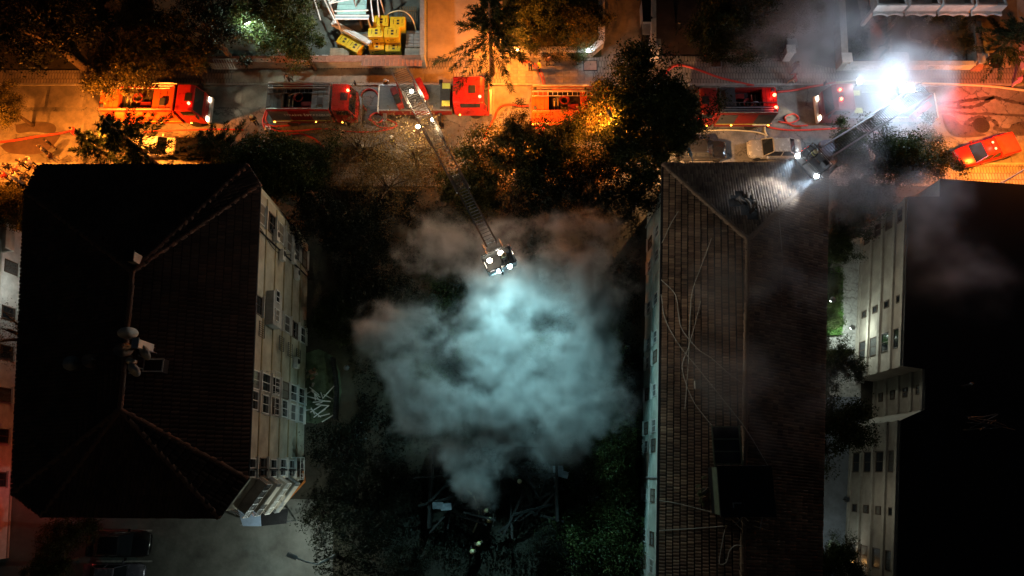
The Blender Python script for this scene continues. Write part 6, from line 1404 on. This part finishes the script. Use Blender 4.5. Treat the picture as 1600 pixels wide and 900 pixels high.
for l in range(5):
    for j in range(9): piece('board', bd, r, (random.uniform(-.05, .05), -.62+.155*j, .08+.11*l), (0, 0, random.uniform(-.02, .02)))
r = thing('crate_rack', 'grey rack of crates at the corrugated wall', 'rack', P(646, 60, 1.0)-Vector((0, 0, 1.0)))
for i in range(2):
    for j in range(5): MB().box(-.35+.72*i, -.7+.34*j, .9, .68, .3, .22).build('crate', m_greym, r, bevel=.02)
MB().box(0, 0, .4, 1.5, 1.8, .78).build('base', m_dark, r); MB().box(0, -1.35, .45, 1.5, .8, .9).build('box', m_wall, r, bevel=.02)
r = thing('bag_heap', 'heap of white bags and rags beside the board stack', 'bags', P(502, 92, .3)-Vector((0, 0, .3)))
for k in range(11):
    mb = MB().lathe([(.05, -.16), (.26, -.12), (.3, 0), (.22, .13), (.05, .17)], n=9); mb.v = [(x*random.uniform(.8, 1.3), y*random.uniform(.7, 1.1), z_+random.uniform(-.03, .03)) for x, y, z_ in mb.v]
    o = mb.build('bag', m_white, r, smooth=True); o.location = (random.uniform(-1.3, 1.3), random.uniform(-.5, .5), .2+random.uniform(0, .25)); o.rotation_euler = (random.uniform(-.4, .4), random.uniform(-.4, .4), random.uniform(0, 6))
m_teal = M('teal_sheet', (.28, .45, .44), .35, var=.2, scale=3)
c0_ = P(548, 12, 3.0); r = thing('steel_canopy', 'white steel canopy with teal panels and stairs at the top edge', 'canopy', (c0_.x, c0_.y, 0))
for j in range(4): MB().box(0.1, -.45+.52*j, 3.0, 2.6, .48, .04).build('roof_panel', m_teal, r)
bars = [((-2.9, 1.8), (-1.2, -1.6)), ((-1.9, .4), (-.9, 1.8)), ((-1.9, .4), (-.3, 1.6)), ((-1.9, .4), (.1, .9)), ((-1.9, .4), (-2.3, 1.9)), ((-3.2, .9), (-1.8, .8)), ((-1.4, -.85), (1.7, -.85)), ((-1.3, -1.2), (1.7, -1.2)), ((1.6, 1.8), (2.1, -1.5)), ((2.2, 1.8), (2.6, -1.0)), ((-1.4, -.4), (1.6, -.3)), ((-3.6, 1.8), (-2.6, -1.3))]
for (x0, y0), (x1, y1) in bars: MB().tube([(x0, y0, 3.04), (x1, y1, 3.04)], .07, 5).build('beam', m_white, r)
MB().box(.2, -1.03, 3.02, 3.0, .34, .06).build('fascia', m_bluecor, r)
for (x, y) in ((-1.2, -1.2), (1.6, -1.2), (2.5, 1.2), (-2.6, 1.4), (-1.9, .4)): MB().cyl((x, y, 0), (x, y, 3.0), .07, n=6).build('post', m_white, r)
for k in range(7): MB().box(-.9+.36*k, -1.9, .25+.16*k, .3, 1.2, .06).build('stair_tread', m_wood if k > 2 else m_greym, r)
r = thing('slatted_pallet', 'dark slatted pallet leaning behind the yellow stack', 'pallet', P(636, 30, .4)-Vector((0, 0, .3))); sm3 = MB().box(0, 0, 0, .1, 2.6, .05).mesh('slat', m_wood)
for k in range(9): piece('slat', sm3, r, (-.8+.2*k, 0, .4))
MB().box(0, -.9, .32, 1.8, .12, .1).box(0, .9, .32, 1.8, .12, .1).build('bearer', m_wood, r)
# ================================================================== LOOSE THINGS
r = thing('debris_pile', 'scatter of broken white sticks beside the beige facade', 'debris', P(494, 638, 0)); st = [MB().box(0, 0, 0, l_, .07, .05).mesh('stick', m_white) for l_ in (.6, 1.0, 1.5)]
for k in range(22): piece('stick', random.choice(st), r, (random.gauss(0, .55), random.gauss(0, .8), random.uniform(.05, .5)), (random.uniform(-.3, .3), random.uniform(-.3, .3), random.uniform(0, 3.1)))
r = thing('brick_heap', 'small reddish heap in the green lit yard', 'rubble', P(486, 584, 0))
for k in range(16): piece('brick', random.choice(bk), r, (random.gauss(0, .3), random.gauss(0, .3), random.uniform(.05, .25)), (random.uniform(-.4, .4), random.uniform(-.4, .4), random.uniform(0, 3)))
pz = [P(u, v, .3) for u, v in ((960, 772), (980, 759), (987, 769), (967, 783))]; c_ = sum(pz, Vector())/4; r = thing('door_frame_bars', 'white rectangular frame lying on the slope by the stone path', 'frame', c_)
for i in range(4): MB().tube([pz[i]-c_, pz[(i+1) % 4]-c_], .04, 5).build('bar', m_white, r)
pth = sheet('path', [(976, 790), (990, 770), (1000, 772), (998, 870), (982, 850), (970, 820)], .02, M('sandy_path', (.24, .2, .13), .9, var=.4, scale=3, bump=.5))
for k in range(34):
    v_ = random.uniform(782, 850); u_ = random.uniform(977+(0 if v_ < 825 else (v_-825)*.35), 996); p = P(u_, v_); s_ = random.uniform(.2, .42); n_ = 6; rad = [s_*random.uniform(.75, 1.1) for _ in range(n_)]
    piece('path_stone', MB().prism([(rad[i]*math.cos(2*PI*i/n_), rad[i]*.7*math.sin(2*PI*i/n_)) for i in range(n_)], 0, .07).mesh('path_stone', m_stone), pth, (p.x, p.y, .02+.002*k/34), (0, 0, random.uniform(-.4, .4)))
stm = [MB().prism([(s_*random.uniform(.7, 1.1)*math.cos(2*PI*i/6), s_*random.uniform(.6, 1)*math.sin(2*PI*i/6)) for i in range(6)], 0, .04).mesh('paving_stone', M('crazy_paving_stone', (.42, .41, .38), .7, var=.35, scale=4, bump=.3)) for s_ in (.3, .4, .5)]
cts = [o for o in bpy.data.objects if o.name.startswith('courtyard')]; ct = cts[1] if len(cts) > 1 else cts[0]
for v_ in range(395, 600, 11):
    for u_ in range(1314, 1345, 10): p = P(u_+random.uniform(-2, 2), v_+random.uniform(-2, 2)); piece('paving_stone', random.choice(stm), ct, (p.x, p.y, .016+random.uniform(0, .012)), (0, 0, random.uniform(0, 6)))
p = P(1184, 227); r = thing('barrier_board', 'tilted red and white barrier board behind the shrub garden wall', 'barrier', P(1102, 80, .8)-Vector((0, 0, .8)), .9); MB().box(.7, 0, .9, 2.2, .06, .2).build('board', m_wall, r); MB().box(0, 0, .45, .08, .08, .9).box(1.4, 0, .45, .08, .08, .9).build('leg', m_terra, r)
r = thing('utility_pole', 'thin rusty pole with cross arm above the dark trees', 'pole', P(519, 345, 0)); MB().lathe([(.11, 0), (.08, 6.5)], n=8).build('pole', M('rusty_steel', (.22, .09, .04), .8, .3, var=.4, scale=5), r); MB().box(0, 0, 6.2, .9, .08, .08).build('cross_arm', M('rusty_steel', (.22, .09, .04)), r)
p = P(1092, 224, .5)
r = thing('white_bollard', 'pale post standing beside the dark car under the trees', 'bollard', P(437, 240, 0)); MB().lathe([(.09, 0), (.09, .9), (.06, 1.0), (0, 1.02)], n=10).build('post', m_white, r); MB().lathe([(.095, .6), (.095, .75)], n=10).build('band', m_hred, r)
# ================================================================== SMOKE
def smoke_mat(name, col, dens, aniso=.1):
    m = bpy.data.materials.new(name); m.use_nodes = True; nt = m.node_tree; nt.nodes.remove(nt.nodes['Principled BSDF']); out = nt.nodes['Material Output']
    v = nt.nodes.new('ShaderNodeVolumePrincipled'); v.inputs['Color'].default_value = (*col, 1); v.inputs['Density'].default_value = dens; v.inputs['Anisotropy'].default_value = aniso
    nt.links.new(v.outputs[0], out.inputs['Volume']); return m
def smoke(name, label, blobs, lo, hi, res, mat, scale=.22, erode=1.25, gain=2.2, seed=0.0):
    me = bpy.data.meshes.new(name); me.from_pydata([(0, 0, 0)], [], []); me.materials.append(mat); o = bpy.data.objects.new(name, me); C.objects.link(o); tag(o, label, 'smoke', kind='stuff')
    ng = bpy.data.node_groups.new(name, 'GeometryNodeTree'); ng.interface.new_socket('Geometry', in_out='INPUT', socket_type='NodeSocketGeometry'); ng.interface.new_socket('Geometry', in_out='OUTPUT', socket_type='NodeSocketGeometry')
    N = ng.nodes; Lk = ng.links; go = N.new('NodeGroupOutput'); pos = N.new('GeometryNodeInputPosition')
    def math_(op, a, b=None, clamp=False):
        n = N.new('ShaderNodeMath'); n.operation = op; n.use_clamp = clamp
        for i, x in enumerate((a, b)):
            if x is None: continue
            if isinstance(x, (int, float)): n.inputs[i].default_value = x
            else: Lk.new(x, n.inputs[i])
        return n.outputs[0]
    def noise(s, det, rough=.6, off=0.0, src=None, color=False):
        n = N.new('ShaderNodeTexNoise'); n.inputs['Scale'].default_value = s; n.inputs['Detail'].default_value = det; n.inputs['Roughness'].default_value = rough
        va = N.new('ShaderNodeVectorMath'); va.operation = 'ADD'; Lk.new(src or pos.outputs[0], va.inputs[0]); va.inputs[1].default_value = (off+seed, off*1.7, off*.6); Lk.new(va.outputs[0], n.inputs['Vector'])
        return n.outputs['Color'] if color else n.outputs['Fac']
    w = noise(.16, 3, .5, 11.3, color=True); sb = N.new('ShaderNodeVectorMath'); sb.operation = 'SUBTRACT'; Lk.new(w, sb.inputs[0]); sb.inputs[1].default_value = (.5, .5, .5)
    sc = N.new('ShaderNodeVectorMath'); sc.operation = 'SCALE'; Lk.new(sb.outputs[0], sc.inputs[0]); sc.inputs['Scale'].default_value = 6.5
    wp = N.new('ShaderNodeVectorMath'); wp.operation = 'ADD'; Lk.new(pos.outputs[0], wp.inputs[0]); Lk.new(sc.outputs[0], wp.inputs[1])
    tot = None
    for (c, rr, wt) in blobs:
        s1 = N.new('ShaderNodeVectorMath'); s1.operation = 'SUBTRACT'; Lk.new(wp.outputs[0], s1.inputs[0]); s1.inputs[1].default_value = c
        s2 = N.new('ShaderNodeVectorMath'); s2.operation = 'DIVIDE'; Lk.new(s1.outputs[0], s2.inputs[0]); s2.inputs[1].default_value = rr
        ln = N.new('ShaderNodeVectorMath'); ln.operation = 'LENGTH'; Lk.new(s2.outputs[0], ln.inputs[0])
        mr = N.new('ShaderNodeMapRange'); mr.interpolation_type = 'SMOOTHSTEP'; Lk.new(ln.outputs['Value'], mr.inputs[0]); mr.inputs[1].default_value = .1; mr.inputs[2].default_value = 1.3; mr.inputs[3].default_value = wt; mr.inputs[4].default_value = 0.0
        tot = mr.outputs[0] if tot is None else math_('MAXIMUM', tot, mr.outputs[0]) if False else (mr.outputs[0] if tot is None else math_('ADD', tot, mr.outputs[0]))
    tot = math_('MINIMUM', tot, 1.0)
    fb_ = math_('ADD', math_('MULTIPLY', math_('SUBTRACT', noise(scale, 9, .72, 3.7, src=wp.outputs[0]), .5), 2.6), .5); er = math_('MULTIPLY', math_('SUBTRACT', 1.0, fb_), erode); low = math_('ADD', math_('MULTIPLY', math_('SUBTRACT', noise(.22, 4, .6, 29.1), .43), 7.0, True), .06); den = math_('MULTIPLY', math_('MULTIPLY', math_('POWER', math_('MAXIMUM', math_('SUBTRACT', tot, er), 0.0), 2.0), gain), low)
    vc = N.new('GeometryNodeVolumeCube'); Lk.new(den, vc.inputs['Density']); vc.inputs['Background'].default_value = 0.0
    vc.inputs['Min'].default_value = lo; vc.inputs['Max'].default_value = hi
    for nm, x in zip(('Resolution X', 'Resolution Y', 'Resolution Z'), res): vc.inputs[nm].default_value = x
    sm_n = N.new('GeometryNodeSetMaterial'); sm_n.inputs['Material'].default_value = mat; Lk.new(vc.outputs[0], sm_n.inputs[0]); Lk.new(sm_n.outputs[0], go.inputs[0])
    md = o.modifiers.new('smoke', 'NODES'); md.node_group = ng
    return o
def B(u, v, h, rx, ry, rz, w): p = P(u, v, h); return ((p.x, p.y, p.z), (rx, ry, rz), w)
sm1 = smoke_mat('grey_smoke', (.74, .74, .74), .29)
smoke('smoke', 'thick smoke billowing from the burnt hut under the cool spotlamps',
      [B(787, 445, 8.0, 2.6, 3.2, 2.8, 1.15), B(785, 520, 6.5, 4.5, 4, 2.0, 1.0), B(775, 600, 5, 7.0, 5.5, 1.9, 1.05), B(895, 605, 5.5, 5.5, 5.0, 1.9, 1.05), B(695, 630, 4.6, 5.0, 4.6, 1.9, .95), B(790, 680, 3.6, 6.5, 3.6, 1.9, 1.05), B(735, 730, 3.0, 4.2, 2.8, 1.9, 1.05), B(625, 535, 5.5, 5, 3.6, 1.7, .78), B(905, 495, 6.5, 4.5, 4.0, 1.8, .78), B(735, 385, 7.5, 7, 3.8, 1.7, .82), B(930, 410, 7.5, 7.5, 5.5, 1.8, .84), B(650, 705, 2.6, 3.2, 2.2, 1.8, .75), B(890, 695, 3, 3.2, 2.0, 1.8, .75), B(750, 765, 2.2, 2.6, 2.4, 1.6, .95), B(790, 540, 6, 15, 13, 2.8, .6)],
      (-19, -6, .4), (17, 24, 10.5), (180, 150, 50), sm1, scale=.4, erode=.95, gain=10.5)
sm2 = smoke_mat('thin_smoke', (.72, .75, .8), .085)
smoke('smoke', 'thin drifting smoke around the floodlit truck and tiled roof corner, with added floodlight halo',
      [B(1414, 140, 7.3, 4.5, 4.5, 3, 1.6), B(1345, 128, 4, 3, 3, 2, 1.0), B(1225, 295, 11.8, 5.5, 4.0, 2.0, 1.35), B(1390, 150, 6, 9, 7, 4.5, .95), B(1330, 300, 8, 7, 6, 5, .9), B(1300, 60, 4, 9, 7, 4.5, .95), B(1440, 60, 4, 6, 5, 4, .8), B(1440, 320, 9, 5, 4, 3, .75), B(1140, 430, 13, 7, 8, 2.4, .9), B(1240, 540, 12.5, 6, 8, 2.4, .8), B(1110, 640, 12.8, 5, 7, 2.2, .75), B(1480, 420, 9.5, 8, 7, 2.2, .75), B(1240, 30, 5, 8, 5, 4, .9)],  # first blob is added so the floodlight gets a glowing halo
      (8, 0, 0), (47, 46, 15.5), (80, 94, 32), sm2, erode=.9, gain=6.5, seed=20)
